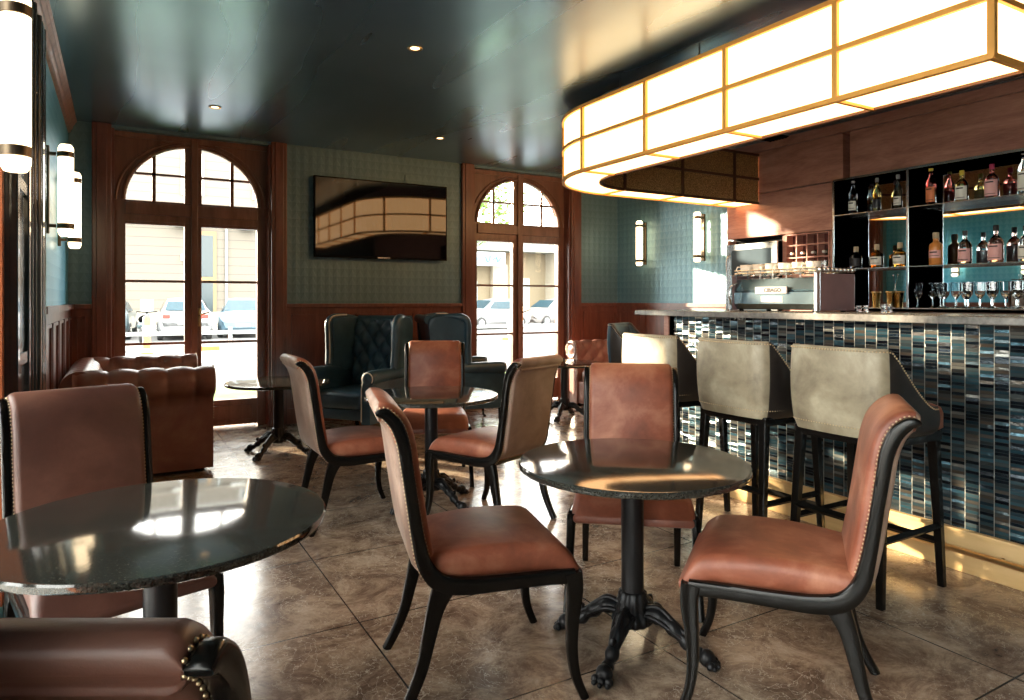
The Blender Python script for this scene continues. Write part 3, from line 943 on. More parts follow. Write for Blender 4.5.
# frame bars
bm = B()
FB = .013
def rail(path, z, w=FB):
    n = len(path); rings = []
    for i, (x, y) in enumerate(path):
        a = path[max(0, i - 1)]; c = path[min(n - 1, i + 1)]
        tx, ty = c[0] - a[0], c[1] - a[1]; l = math.hypot(tx, ty); nx, ny = ty / l, -tx / l
        rings.append([(x - nx * w, y - ny * w, z - w), (x + nx * w, y + ny * w, z - w), (x + nx * w, y + ny * w, z + w), (x - nx * w, y - ny * w, z + w)])
    ring_loft(bm, rings)
for z in (ZB + .006, (ZB + ZT) / 2, ZT - .006): rail(lpath(.005), z)
def post(x, y, za=ZB, zb=ZT, w=.014): box(bm, x - w, x + w, y - w, y + w, za, zb)
idx_post = [0, 1, 2, 3, 4, 16, 17, 18]
for i in idx_post:
    post(po[i][0] + (.005 if i < 5 else 0), po[i][1] - (.005 if i >= 16 else 0))
    p, q = po[i], pi_[i]
    box(bm, min(p[0], q[0]) - .010, max(p[0], q[0]) + .010, min(p[1], q[1]) - .010, max(p[1], q[1]) + .010, ZB - .006, ZB + .016)
post(LX + LWD, 1.43)
for z in (ZB + .006, (ZB + ZT) / 2, ZT - .006): box(bm, LX, LX + LWD, 1.43 - FB, 1.43 + FB, z - FB, z + FB)
# diagonal post mid curve
post(LX + RAD - RAD * .7071, LY - RAD + RAD * .7071)
mk('outer_frame', bm, M['lamp_frame'], lp)
bm = B()
for z in (ZB + .006, (ZB + ZT) / 2, ZT - .006): rail(lpath(LWD - .005), z, .012)
for i in (1, 2, 3, 4, 16, 17, 18): post(pi_[i][0], pi_[i][1], w=.012)
mk('inner_frame', bm, plain('dark_bronze_frame', (.10, .045, .02), .5), lp)
bm = B()
for (x, y) in ((LX + .16, 1.7), (LX + .16, 3.2), (LX + .16, 4.0), (3.9, LY - .16), (5.2, LY - .16)): tube(bm, [(x, y, ZT - .01), (x, y, CE)], .006, 8)
mk('hanger_rod', bm, M['bronze'], lp)

# ------------------------------------------------------------------ wall sconces
def sconce():
    r = empty('wall_sconce')
    bm = B(); box(bm, 0, .02, -.022, .022, -.27, .27, .004); box(bm, .018, .055, -.012, .012, -.232, -.212); box(bm, .018, .055, -.012, .012, .212, .232)
    mk('back_plate', bm, M['bronze'], r)
    bm = B()
    prof = [(.001, -.285), (.030, -.284), (.037, -.274), (.042, -.26), (.042, .26), (.037, .274), (.030, .284), (.001, .285)]
    lathe(bm, prof, (.105, 0, 0), 28); mk('glass_tube', bm, M['sconceglow'], r, True, angle=50)
    for z in (-.222, .222):
        bm = B(); lathe(bm, [(.0425, z - .017), (.046, z - .015), (.046, z + .015), (.0425, z + .017)], (.105, 0, 0), 28); mk('collar', bm, M['bronze'], r, True, angle=30)
    return r
sc0 = sconce(); sc0.location = (XL, 2.65, 1.97)
sc0.rotation_euler = (0, 0, 0)
tag(sc0, 'large glowing tube wall sconce at the left edge, nearest the camera', 'wall light', 'tube sconces')
dup(sc0, (XL, 5.06, 1.96), 0, 'middle glowing tube sconce on the left wall beyond the dark pier')
dup(sc0, (XL, 6.06, 1.95), 0, 'farthest tube sconce on the left wall, nearest the sunny door corner')
dup(sc0, (XR, 6.70, 2.0), PI, 'tube sconce on the blue right wall nearer the room corner')
dup(sc0, (XR, 5.70, 2.0), PI, 'tube sconce on the blue right wall nearer the wood veneer')

# ------------------------------------------------------------------ TV
tv = empty('television', (0, 0, 0), label='wide black flat television mounted on the teal wall between the doors', cat='television')
bm = B(); box(bm, 1.765, 3.277, 7.17, 7.20, 1.73, 2.58, .006); mk('casing', bm, M['black'], tv)
bm = B(); box(bm, 1.78, 3.262, 7.1665, 7.1695, 1.75, 2.565); mk('screen', bm, M['screen'], tv)
bm = B(); box(bm, 2.2, 2.84, 7.20, 7.27, 1.95, 2.4); mk('wall_bracket', bm, M['iron'], tv)
bm = B(); box(bm, 2.45, 2.59, 7.163, 7.1685, 1.733, 1.746); mk('badge', bm, M['steel'], tv)
# small wall box just above the TV
bm = B(); box(bm, 2.80, 3.0, YF - .012, YF, 2.60, 2.69, .004)
tag(mk('access_panel', bm, M['paper']), 'small teal cover plate on the wall above the television', 'wall plate')

# ------------------------------------------------------------------ downlights
def downlight():
    bm = B(); lathe(bm, [(.030, 0), (.048, -.001), (.050, -.005), (.046, -.008), (.034, -.004), (.030, 0)], (0, 0, 0), 24, cap=False); r = mk('downlight', bm, M['brass'], None, True)
    bm = B(); lathe(bm, [(.001, -.002), (.029, -.003)], (0, 0, 0), 16); mk('bulb', bm, emis('bulb_glow', (1, .62, .28), 3.0), r)
    return r
def onceil(px, py):
    u = (px - 512) / 682.7; v_ = (300 - py) / 682.7; s = (CE - H) / v_
    return (s * (.5 + .866 * u), s * (.866 - .5 * u), CE)
dl = downlight(); dl.location = onceil(415, 48); tag(dl, 'recessed brass ceiling spotlight nearest the camera', 'ceiling light', 'recessed ceiling spotlights')
dup(dl, onceil(215, 107), 0, 'recessed ceiling spotlight in front of the left arched door')
dup(dl, onceil(440, 138), 0, 'recessed ceiling spotlight in front of the television wall')
bm = B(); box(bm, -.16, .16, -.12, .12, -.012, 0, .003)
for k in range(6): box(bm, -.14, .14, -.10 + k * .036, -.085 + k * .036, -.02, -.010)
tag(mk('ceiling_vent', bm, M['black'], None, False, onceil(772, 137)), 'small black ceiling grille above the far leg of the lantern', 'vent')

# ------------------------------------------------------------------ dining chairs
def make_chair():
    r = empty('dining_chair')
    post = crom([(.268, .388, .048), (.16, .388, .046), (.03, .384, .048), (-.09, .384, .054), (-.165, .402, .056), (-.210, .455, .048),
                 (-.230, .53, .040), (-.248, .64, .036), (-.264, .75, .036), (-.278, .84, .038), (-.300, .898, .040), (-.330, .930, .036), (-.352, .934, .024), (-.362, .932, .008)], 5)
    def yw(x):
        return .212 + (.248 - .212) * max(0, min(1, (x + .2) / .47))
    nails = []
    for s in (-1, 1):
        bm = B()
        strap(bm, [(x, s * yw(x), z, th, .030) for x, z, th in post], .008, 2)
        mk('side_frame', bm, M['ebony'], r, True, angle=45)
        # nail line on inner-front edge of back & along the seat side
        line = []
        for i, (x, z, th) in enumerate(post):
            a = post[max(0, i - 1)]; b = post[min(len(post) - 1, i + 1)]
            tx, tz = b[0] - a[0], b[1] - a[1]; l = math.hypot(tx, tz)
            nx, nz = -tz / l, tx / l
            side = 1
            line.append((x - nx * -1 * 0 + (tz / l) * (th / 2) * 1.0, s * (yw(x) - .013), z - (tx / l) * (th / 2) * 1.0) if False else
                        (x + nx * -(-th / 2) * side, s * (yw(x) - .014), z + nz * (th / 2) * side))
        nails += resample(line, .0125)
        line2 = [(x - (-(post[min(len(post) - 1, i + 1)][1] - post[max(0, i - 1)][1])) / max(1e-6, math.hypot(post[min(len(post) - 1, i + 1)][0] - post[max(0, i - 1)][0], post[min(len(post) - 1, i + 1)][1] - post[max(0, i - 1)][1])) * (th / 2),
                  s * (yw(x) - .014),
                  z - ((post[min(len(post) - 1, i + 1)][0] - post[max(0, i - 1)][0])) / max(1e-6, math.hypot(post[min(len(post) - 1, i + 1)][0] - post[max(0, i - 1)][0], post[min(len(post) - 1, i + 1)][1] - post[max(0, i - 1)][1])) * (th / 2))
                 for i, (x, z, th) in enumerate(post) if i > 26]
        nails += resample(line2, .0125)
    # legs
    fl = crom([(.262, .40, .060), (.268, .34, .052), (.258, .24, .040), (.256, .15, .034), (.268, .07, .030), (.296, 0, .028)], 4)
    rl = crom([(-.150, .385, .070), (-.178, .32, .052), (-.200, .23, .042), (-.222, .14, .036), (-.255, .06, .032), (-.288, 0, .030)], 4)
    for s in (-1, 1):
        bm = B(); strap(bm, [(x, s * (.248 + .020 * (1 - z / .4)), z, th, .036 - .008 * (1 - z / .4)) for x, z, th in fl], .006, 2); mk('leg', bm, M['ebony'], r, True, angle=45)
        bm = B(); strap(bm, [(x, s * (.208 + .012 * (1 - z / .4)), z, th, .036 - .008 * (1 - z / .4)) for x, z, th in rl], .006, 2); mk('leg', bm, M['ebony'], r, True, angle=45)
    # front and back rails
    bm = B(); box(bm, .235, .262, -.24, .24, .372, .41); box(bm, -.16, -.13, -.20, .20, .365, .405); mk('cross_rail', bm, M['ebony'], r)
    # seat cushion
    bm = B(); rings = []
    n = 22
    for k in range(n + 1):
        t = k / n
        x = -.195 + .487 * t
        w = 2 * (yw(x) - .002)
        top = .474 + .022 * math.sin(PI * min(1, t * .95 + .05))
        bot = .398
        if t > .82:
            q = (t - .82) / .18
            top -= .052 * q ** 2.2 + .018 * q ** 8
            bot = .398 - .030 * min(1, q * 1.6)
        if t > .965:
            w *= .985
        half = (top - bot) / 2
        sec = []
        for u, v_ in rrect(w, 2 * half, min(half * .85, .036), 5):
            cr = .012 * (1 - (2 * u / w) ** 2) if v_ > 0 else 0
            sec.append((x, u, (top + bot) / 2 + v_ + cr))
        rings.append(sec)
    # rounded nose
    last = rings[-1]; cz = sum(p[2] for p in last) / len(last)
    rings.append([(p[0] + .010, p[1] * .985, cz + (p[2] - cz) * .72) for p in last])
    ring_loft(bm, rings); mk('seat', bm, M['leather'], r, True, angle=60)
    # back upholstery follows the posts
    bm = B(); rings = []
    seg = post[22:]
    m_ = len(seg)
    for i, (x, z, th) in enumerate(seg):
        a = seg[max(0, i - 1)]; b = seg[min(m_ - 1, i + 1)]
        tx, tz = b[0] - a[0], b[1] - a[1]; l = math.hypot(tx, tz)
        nx, nz = -tz / l, tx / l
        T = (.068 - .014 * max(0, (i - m_ + 16) / 16)) if i > 3 else .040 + .0075 * i
        if i >= m_ - 5: T = (.052, .046, .038, .026, .010)[i - m_ + 5]
        w = 2 * (yw(x) - .013)
        sec = []
        for u, v_ in rrect(w, T, .022, 3):
            bulge = (.004 + .014 * (1 - (2 * u / w) ** 2)) * (-1 if v_ < 0 else .3) * min(1, i / 6) * min(1, max(0, (m_ - 4 - i)) / 14)
            sec.append((x + nx * (v_ + bulge), u, z + nz * (v_ + bulge)))
        rings.append(sec)
    ring_loft(bm, rings)
    bk = mk('backrest', bm, [M['leather'], M['outer_back']], r, True, angle=60)
    for p in bk.data.polygons:
        if p.normal.x < -.25 and p.center.x < -.2: p.material_index = 1
    bm = B(); balls(bm, nails, .0036); mk('nailhead_trim', bm, M['brass_nail'], r, True)
    return r
CH = make_chair()
def rad(d): return math.radians(d)
chairs = [
    (1.08, 2.12, -14, 'russet chair in the front centre with its back to the left, facing the nearest table'),
    (1.90, 1.50, 127, 'russet leather chair at front right with its back nearest the bar stools'),
    (1.985, 2.37, 231, 'russet leather chair facing the camera behind the front right table'),
    (1.19, 3.965, 0, 'russet chair left of the middle table, between sofa and table, back to the left'),
    (1.98, 4.56, 245, 'russet chair behind the middle table facing the camera, in front of the wing chairs'),
    (1.90, 3.52, 112, 'chair at the middle table seen from behind, grey-brown outer back toward the bar'),
    (-.04, 2.57, 286, 'russet chair, leather darkened for shade, at left behind the big front table'),
    (.062, 1.118, 60, 'chair darkened for shade at the bottom left corner with its back nearest the camera'),
]
for i, (x, y, a, lb) in enumerate(chairs):
    o = CH if i == 0 else dup(CH)
    o.location = (x, y, 0); o.rotation_euler = (0, 0, rad(a))
    tag(o, lb, 'chair', 'leather dining chairs round the tables')
    if i in (6, 7):  # left foreground chairs take the leather with shade in its colour
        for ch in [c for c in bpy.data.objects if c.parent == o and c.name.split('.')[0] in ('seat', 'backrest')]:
            ch.data = ch.data.copy(); ch.data.materials[0] = M['leather_shade']
            if len(ch.data.materials) > 1: ch.data.materials[1] = M['leather_shade']

# ------------------------------------------------------------------ pedestal tables
def make_table(h, R=.42):
    r = empty('pedestal_table')
    bm = B(); lathe(bm, [(.001, h - .026), (R - .010, h - .026), (R - .002, h - .022), (R, h - .016), (R, h - .006), (R - .004, h - .001), (R - .010, h), (.001, h)], (0, 0, 0), 96, cap=False)
    mk('tabletop', bm, M['granite'], r, True, angle=35)
    bm = B(); lathe(bm, [(.09, h - .036), (.09, h - .0262)], (0, 0, 0), 24)
    for k in range(4):
        a = k * PI / 2
        tube(bm, [(.05 * math.cos(a), .05 * math.sin(a), h - .045), (.30 * math.cos(a), .30 * math.sin(a), h - .031)], .006, 6)
    mk('top_plate', bm, M['iron'], r)
    bm = B(); lathe(bm, [(.041, .20), (.041, h - .04), (.055, h - .03)], (0, 0, 0), 28); mk('column', bm, M['iron'], r, True, angle=40)
    bm = B()
    seg = 24; prof = [(.030, .085), (.062, .09), (.075, .105), (.070, .125), (.056, .14), (.060, .15), (.052, .165), (.058, .178), (.050, .19), (.0505, .205), (.043, .212)]
    rings = []
    for q, z in prof:
        rings.append([(q * (1 + .05 * math.cos(12 * 2 * PI * k / 72)) * math.cos(2 * PI * k / 72), q * (1 + .05 * math.cos(12 * 2 * PI * k / 72)) * math.sin(2 * PI * k / 72), z) for k in range(72)])
    ring_loft(bm, rings); mk('fluted_collar', bm, M['iron'], r, True, angle=60)
    for k in range(4):
        a = k * PI / 2
        bm = B()
        pth = crom([(.035, 0, .115), (.075, 0, .135), (.12, 0, .125), (.165, 0, .095), (.205, 0, .062), (.24, 0, .04), (.27, 0, .034)], 4)
        rr_ = [.030 - .012 * abs(i / (len(pth) - 1) - .0) + (.004 * math.sin(i * 1.3)) for i in range(len(pth))]
        tube(bm, pth, rr_, 10)
        # acanthus ridge & scroll
        tube(bm, crom([(.05, 0, .155), (.10, 0, .165), (.15, 0, .13), (.19, 0, .098), (.205, 0, .10), (.20, 0, .115)], 4), [.010] * 21, 6)
        for q in (-1, 1):
            tube(bm, crom([(.045, q * .022, .13), (.09, q * .03, .135), (.14, q * .022, .11), (.19, q * .012, .075)], 4), .009, 6)
        # paw with three toes
        bmesh.ops.create_uvsphere(bm, u_segments=12, v_segments=8, radius=.030, matrix=Matrix.Translation((.272, 0, .030)))
        for q in (-.024, 0, .024):
            bmesh.ops.create_uvsphere(bm, u_segments=8, v_segments=6, radius=.0155, matrix=Matrix.Translation((.298 - abs(q) * .25, q, .0158)))
            bmesh.ops.create_uvsphere(bm, u_segments=8, v_segments=6, radius=.0095, matrix=Matrix.Translation((.312 - abs(q) * .3, q, .0098)))
        bmesh.ops.rotate(bm, verts=bm.verts, cent=(0, 0, 0), matrix=Matrix.Rotation(a, 3, 'Z'))
        mk('claw_foot', bm, M['iron'], r, True, angle=70)
    return r
TA = make_table(.687)
TB = make_table(.60)
tabs = [
    (TA, 1.645, 1.96, 30, 'round black stone pedestal table in front of the bar stools, nearest right'),
    (TA, .10, 2.08, 12, 'big round dark table top filling the left foreground and reflecting the window'),
    (TA, 1.71, 3.98, 20, 'round pedestal table in the middle of the room with three chairs'),
    (TB, 1.165, 5.93, 45, 'low round pedestal table between the chesterfield and the tufted wing chair'),
    (TB, 4.21, 6.15, 40, 'low round pedestal table by the right arched door and the far chesterfield'),
]
seen = set()
for T, x, y, a, lb in tabs:
    o = T if T.name not in seen else dup(T)
    seen.add(T.name)
    o.location = (x, y, 0); o.rotation_euler = (0, 0, rad(a))
    if x < .2: o.scale = (1.03, 1.03, 1.0)
    tag(o, lb, 'table', 'round pedestal tables')

# ------------------------------------------------------------------ bar stools
def make_stool(outer, inner):
    r = empty('bar_stool')
    # plan path of the shell: right arm front -> back -> left arm front
    base = [(.15, .234), (.08, .238), (-.05, .238), (-.16, .230), (-.222, .195), (-.238, .10), (-.242, 0)]
    half = crom(base, 5)
    path = half + [(x, -y) for x, y in half[::-1][1:]]
    n = len(path)
    def top(i):
        x, y = path[i]
        if x < -.18: return 1.075
        t = min(1, (x + .18) / .30)
        return .815 + .26 * (1 - t) ** 1.45
    zb = .69; T = .044
    rings = []; rin = []; nt_ = []; nb_ = []
    for i, (x, y) in enumerate(path):
        a = path[max(0, i - 1)]; b = path[min(n - 1, i + 1)]
        tx, ty = b[0] - a[0], b[1] - a[1]; l = math.hypot(tx, ty)
        nx, ny = -ty / l, tx / l          # inward
        if nx * (-x) + ny * (-y) < 0: nx, ny = -nx, -ny
        zt_ = top(i)
        sec = []
        for k in range(9):
            t = k / 8; z = zb + (zt_ - .012 - zb) * t
            o_ = -.012 * math.sin(PI * t) - .014 * t + (.012 if k == 0 else 0)
            sec.append((x + nx * o_, y + ny * o_, z))
        lean = -.014
        sec += [(x + nx * (.006 + lean), y + ny * (.006 + lean), zt_), (x + nx * (T - .012 + lean), y + ny * (T - .012 + lean), zt_)]
        sec += [(x + nx * (T + lean), y + ny * (T + lean), zt_ - .014), (x + nx * T, y + ny * T, zb)]
        rings.append(sec)
        nt_.append((x - nx * .015, y - ny * .015, zt_ - .012)); nb_.append((x - nx * .004, y - ny * .004, zb + .042))
        q = T + .001
        rin.append([(x + nx * (q - .014), y + ny * (q - .014), zt_ - .02), (x + nx * (q + .012), y + ny * (q + .012), zt_ - .05), (x + nx * (q + .014), y + ny * (q + .014), .79), (x + nx * q, y + ny * q, .77), (x + nx * (q - .02), y + ny * (q - .02), .77)])
    bm = B(); ring_loft(bm, rings); sh = mk('shell', bm, [outer, M['side_shade']], r, True, angle=50)
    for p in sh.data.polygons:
        if p.center.x > -.19: p.material_index = 1  # shell forward of the back panel gets the painted-in shade
    bm = B(); ring_loft(bm, rin); mk('inner_upholstery', bm, inner, r, True, angle=50)
    bm = B(); pts = resample(nt_, .014) + resample(nb_, .014)
    balls(bm, pts, .0042); mk('nailhead_trim', bm, M['brass_nail'], r, True)
    # seat
    bm = B(); rings = []
    for z, g in ((.70, .94), (.712, 1), (.775, 1), (.80, .97), (.815, .86), (.820, .5), (.821, .1)):
        rings.append([(.030 + (u * g), v_ * g * (1.08 if u > 0 else 1), z) for u, v_ in rrect(.46, .425, .05, 5)])
    ring_loft(bm, rings); mk('seat', bm, inner, r, True, angle=60)
    bm = B(); box(bm, -.205, .235, -.22, .22, .655, .70, .008); mk('seat_frame', bm, M['ebony'], r)
    L = {}
    for sx in (-1, 1):
        for sy in (-1, 1):
            x0_, y0_ = (.205 if sx > 0 else -.185), sy * .195
            x1_, y1_ = (.235 if sx > 0 else -.225), sy * .215
            bm = B(); rings = []
            for t in (0, 1):
                x = x0_ + (x1_ - x0_) * t; y = y0_ + (y1_ - y0_) * t; z = .672 * (1 - t); w = .042 - .012 * t
                rings.append([(x + u, y + v_, z) for u, v_ in rrect(w, w, .004, 1)])
            ring_loft(bm, rings); mk('leg', bm, M['ebony'], r)
    def st(a, b_):
        bm = B(); tube(bm, [a, b_], .017, 4); mk('stretcher', bm, M['ebony'], r)
    st((.224, -.208, .20), (.224, .208, .20))
    for s in (-1, 1): st((-.215, s * .21, .27), (.224, s * .21, .27))
    st((-.21, -.208, .33), (-.21, .208, .33))
    return r
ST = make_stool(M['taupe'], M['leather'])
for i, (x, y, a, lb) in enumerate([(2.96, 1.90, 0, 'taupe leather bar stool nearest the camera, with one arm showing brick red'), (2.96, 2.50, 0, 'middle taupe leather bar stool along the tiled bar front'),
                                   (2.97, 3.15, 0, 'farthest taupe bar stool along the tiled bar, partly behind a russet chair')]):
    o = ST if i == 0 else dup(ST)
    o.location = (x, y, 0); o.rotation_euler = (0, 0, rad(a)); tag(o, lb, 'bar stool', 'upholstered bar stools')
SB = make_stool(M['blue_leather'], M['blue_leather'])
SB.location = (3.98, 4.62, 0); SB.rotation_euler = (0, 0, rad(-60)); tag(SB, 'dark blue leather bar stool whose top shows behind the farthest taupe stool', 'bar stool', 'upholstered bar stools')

# ------------------------------------------------------------------ chesterfield sofas
def quilt(u, v_, p, q, amp):
    a = u / p + v_ / q; b = u / p - v_ / q
    h = (abs(math.sin(PI * a)) * abs(math.sin(PI * b))) ** .35
    return amp * (h - 1)
def sweep(bm, n, L0, L1, prof, place, disp):
    """prof list of (a,b) 2d with outward normals by neighbours; place(t,a,b)->xyz ; disp(u,s,k)"""
    m_ = len(prof); ss = [0]
    for i in range(1, m_): ss.append(ss[-1] + math.hypot(prof[i][0] - prof[i - 1][0], prof[i][1] - prof[i - 1][1]))
    rings = []
    for i in range(n + 1):
        u = L0 + (L1 - L0) * i / n; sec = []
        for k, (a, b) in enumerate(prof):
            pa = prof[(k - 1) % m_]; pb = prof[(k + 1) % m_]
            tx, ty = pb[0] - pa[0], pb[1] - pa[1]; l = math.hypot(tx, ty) or 1
            nx, ny = ty / l, -tx / l
            d = disp(u, ss[k], k, a, b)
            sec.append(place(u, a + nx * d, b + ny * d))
        rings.append(sec)
    ring_loft(bm, rings)
def rollprof(Hh=.79, R=.118, seat=.40, base=.03, th=.135, n=7):
    """cross-section of rolled arm/back: a = outward, b = up ; starts inner bottom, goes up the inner face, over the roll, down outer"""
    pts = []
    zc = Hh - R
    ni = 14
    for k in range(ni): pts.append((-.02 - .015 * math.sin(PI * k / ni), seat - .06 + (zc - seat + .06) * k / ni))
    for k in range(15):
        a = PI - k * (PI * 1.32) / 14
        pts.append((-.02 + R + (R + .004) * math.cos(a) + .0, zc + R * math.sin(a)))
    pts.append((th - .004, zc - R * 1.05)); pts.append((th, zc - R * 1.5)); pts.append((th, seat)); pts.append((th, base))
    pts.append((-.015, base))
    return pts[::-1]
def make_sofa():
    r = empty('chesterfield_sofa')
    D, W = .95, 1.55     # x from -D/2 (back) to D/2 (front), y +-W/2
    pr = rollprof()
    def dsp(u, s, k, a, b):
        if b > .52 and a > .05: return -.020 * (1 - abs(math.sin(PI * (u + .02) / .185)) ** .55)
        if b > .42 and a <= .10: return quilt(u, (b if a < .0 else .72 + a) , .19, .19, .042)
        return 0
    # arms
    for s in (-1, 1):
        bm = B(); yo = s * (W / 2 - .235)
        sweep(bm, 76, -D / 2 + .06, D / 2 - .0, pr, lambda u, a, b: (u, yo + s * (a + .02) , b), dsp)
        am = mk('arm', bm, M['sofa'], r, True, angle=70)
        # nailed front facing
        bm = B()
        pts = [(D / 2 + .001, yo + s * (a + .02), b) for a, b in pr if b > .12]
        balls(bm, resample([(x, y, z) for x, y, z in pts], .02), .005); mk('nailhead_trim', bm, M['brass_nail'], am, True)
        bm = B(); n = 18; rr_ = []
        cy = yo + s * .118; cz = .672
        for q, xo in ((.001, .012), (.03, .012), (.042, .004), (.085, .004), (.098, .012), (.110, .002)):
            rr_.append([(D / 2 + xo, cy + q * math.cos(2 * PI * k / 24), cz + q * math.sin(2 * PI * k / 24)) for k in range(24)])
        ring_loft(bm, rr_, cap=False); mk('scroll_facing', bm, M['sofa'], am, True)
    # back
    bm = B(); xo = -D / 2 + .22
    sweep(bm, 120, -W / 2 + .07, W / 2 - .07, pr, lambda u, a, b: (xo - (a + .02), u, b), dsp)
    mk('backrest', bm, M['sofa'], r, True, angle=70)
    # seat cushions
    for s in (-1, 1):
        bm = B(); rings = []
        for z, g in ((.30, .96), (.315, 1.0), (.40, 1.0), (.43, .97), (.445, .85), (.45, .45), (.451, .05)):
            rings.append([(.10 + u * g, s * .255 + v_ * g, z) for u, v_ in rrect(.70, .50, .05, 5)])
        ring_loft(bm, rings); mk('seat_cushion', bm, M['sofa'], r, True, angle=60)
    bm = B(); box(bm, -D / 2 + .12, D / 2 - .02, -W / 2 + .16, W / 2 - .16, .035, .30, .02, 3); mk('seat_base', bm, M['sofa'], r, True, angle=50)
    for sx in (-1, 1):
        for sy in (-1, 1):
            bm = B(); lathe(bm, [(.02, 0), (.034, .006), (.036, .02), (.030, .036)], (sx * (D / 2 - .09), sy * (W / 2 - .13), 0), 16); mk('bun_foot', bm, M['ebony'], r, True)
    return r
SF = make_sofa()
SF.location = (XL + .53, 6.24, 0)
tag(SF, 'brown leather chesterfield sofa against the left wall by the sunlit arched door', 'sofa', 'brown chesterfield sofas')
s2 = dup(SF, (XR - .57, 6.20, 0), PI, 'brown tufted chesterfield in the far right corner behind the bar stools')

# ------------------------------------------------------------------ wing chairs
def make_wing():
    r = empty('wing_chair')
    L_ = M['blue_leather']
    # backrest: tufted slab leaning
    bm = B(); rings = []
    nu, nv = 40, 44
    def bx_(z): return -.26 - .10 * (z - .40) / .72
    for j in range(nv + 1):
        z = .38 + .74 * j / nv
        half = .26 + .02 * (z - .4)
        topf = 1.0
        row = []
        for i in range(nu + 1):
            y = -half + 2 * half * i / nu
            zz_ = z
            if j > nv - 6: zz_ = z + 0
            d = quilt(y, z, .16, .20, .040) if .44 < z < 1.07 else 0
            rd = -.05 * max(0, (j - nv + 5) / 5) ** 2
            row.append((bx_(z) + .055 + d + rd, y, zz_))
        for i in range(nu, -1, -8):
            y = -half + 2 * half * i / nu
            row.append((bx_(z) - .055 + (.02 if j == nv else 0), y, z))
        rings.append(row)
    ring_loft(bm, rings); mk('backrest', bm, L_, r, True, angle=75)
    # top roll backwards
    bm = B(); tube(bm, [(bx_(1.10) - .045, -.30, 1.085), (bx_(1.10) - .045, .30, 1.085)], .045, 14); mk('top_roll', bm, L_, r, True, angle=50)
    for s in (-1, 1):
        # wing panel: outline in x-z, thickness in y, flaring outward to front
        out = crom([(-.37, .60), (-.39, .80), (-.41, 1.00), (-.40, 1.09), (-.33, 1.12), (-.20, 1.12), (-.08, 1.115), (-.035, 1.08), (-.03, .98), (-.035, .85), (-.03, .72), (-.01, .62)], 4)
        bm = B(); rings = []
        for yy, g in ((0, .97), (.012, 1), (.048, 1), (.06, .97)):
            ring = []
            for x, z in out:
                cx, cz = -.2, .86
                xx = cx + (x - cx) * g; zz_ = cz + (z - cz) * g
                fl_ = .06 * max(0, (xx + .35) / .33)
                ring.append((xx, s * (.27 + yy + fl_), zz_))
            rings.append(ring)
        ring_loft(bm, rings); wg = mk('wing', bm, L_, r, True, angle=50)
        # rolled front edge
        bm = B(); pth = crom([(-.33, s * .30, 1.115), (-.20, s * .335, 1.12), (-.09, s * .375, 1.11), (-.035, s * .385, 1.06), (-.03, s * .38, .95), (-.03, s * .375, .80), (-.02, s * .37, .66)], 5)
        tube(bm, pth, [.012 + .024 * min(1, i / 9) for i in range(len(pth))], 12); mk('wing_roll', bm, L_, r, True, angle=60)
        bm = B(); tube(bm, [(x + .02, y - s * .022, z + .016) for x, y, z in pth[4:]], .009, 6); mk('piping', bm, plain('pale_piping', (.55, .53, .48), .4), wg, True)
        # arm: box with scroll roll on top
        pr = []
        bm = B()
        def asec(x, rr2, zc):
            sec = []
            for k in range(15):
                a = -PI * .35 + k * (PI * 1.55) / 14
                sec.append((x, s * (.335 + .015 + (rr2) * math.cos(a)), zc + rr2 * math.sin(a)))
            sec += [(x, s * .285, .50), (x, s * .285, .20), (x, s * .375, .20), (x, s * .375, .50)]
            return sec
        ring_loft(bm, [asec(x, rr2, zc) for x, rr2, zc in ((-.36, .045, .60), (-.10, .052, .605), (.15, .058, .605), (.30, .064, .60), (.345, .064, .595), (.358, .05, .595))])
        am = mk('arm', bm, L_, r, True, angle=45)
        bm = B(); rr_ = []
        for q, xo in ((.001, .010), (.018, .012), (.026, .004), (.044, .006), (.05, .0)):
            rr_.append([(.358 + xo, s * .35 + q * math.cos(2 * PI * k / 20), .595 + q * math.sin(2 * PI * k / 20)) for k in range(20)])
        ring_loft(bm, rr_, cap=False); mk('scroll_facing', bm, L_, am, True)
        bm = B(); tube(bm, [(.362, s * (.35 + .055 * math.cos(a)), .595 + .055 * math.sin(a)) for a in [-.6 + k * .33 for k in range(14)]] + [(.362, s * .288, .50), (.362, s * .288, .22)], .005, 6)
        mk('piping', bm, bpy.data.materials['pale_piping'], am, True)
        # legs
        bm = B(); lp_ = crom([(.30, .27, .050), (.325, .20, .046), (.32, .10, .030), (.325, .03, .022), (.345, 0, .028)], 4)
        strap(bm, [(x, s * .32, z, th, th) for x, z, th in lp_], .008, 2); mk('leg', bm, M['ebony'], r, True, angle=50)
        bm = B(); lp_ = crom([(-.32, .22, .045), (-.335, .12, .036), (-.37, 0, .028)], 4)
        strap(bm, [(x, s * .29, z, th, th) for x, z, th in lp_], .006, 2); mk('leg', bm, M['ebony'], r, True, angle=50)
    bm = B(); rings = []
    for z, g in ((.315, .96), (.33, 1), (.42, 1), (.445, .97), (.46, .86), (.465, .45), (.466, .05)):
        rings.append([(.04 + u * g, v_ * g, z) for u, v_ in rrect(.62, .555, .05, 5)])
    ring_loft(bm, rings); mk('seat_cushion', bm, L_, r, True, angle=60)
    bm = B(); box(bm, -.37, .35, -.37, .37, .225, .315, .012, 2); mk('seat_rail', bm, L_, r, True, angle=50)
    bm = B(); box(bm, -.43 + .08, -.29, -.29, .29, .19, .62); mk('back_panel', bm, L_, r)
    return r
WG = make_wing(); WG.location = (1.95, 6.22, 0); WG.rotation_euler = (0, 0, rad(216))
tag(WG, 'dark blue wing chair with button tufted back under the television', 'armchair', 'dark blue wing chairs')
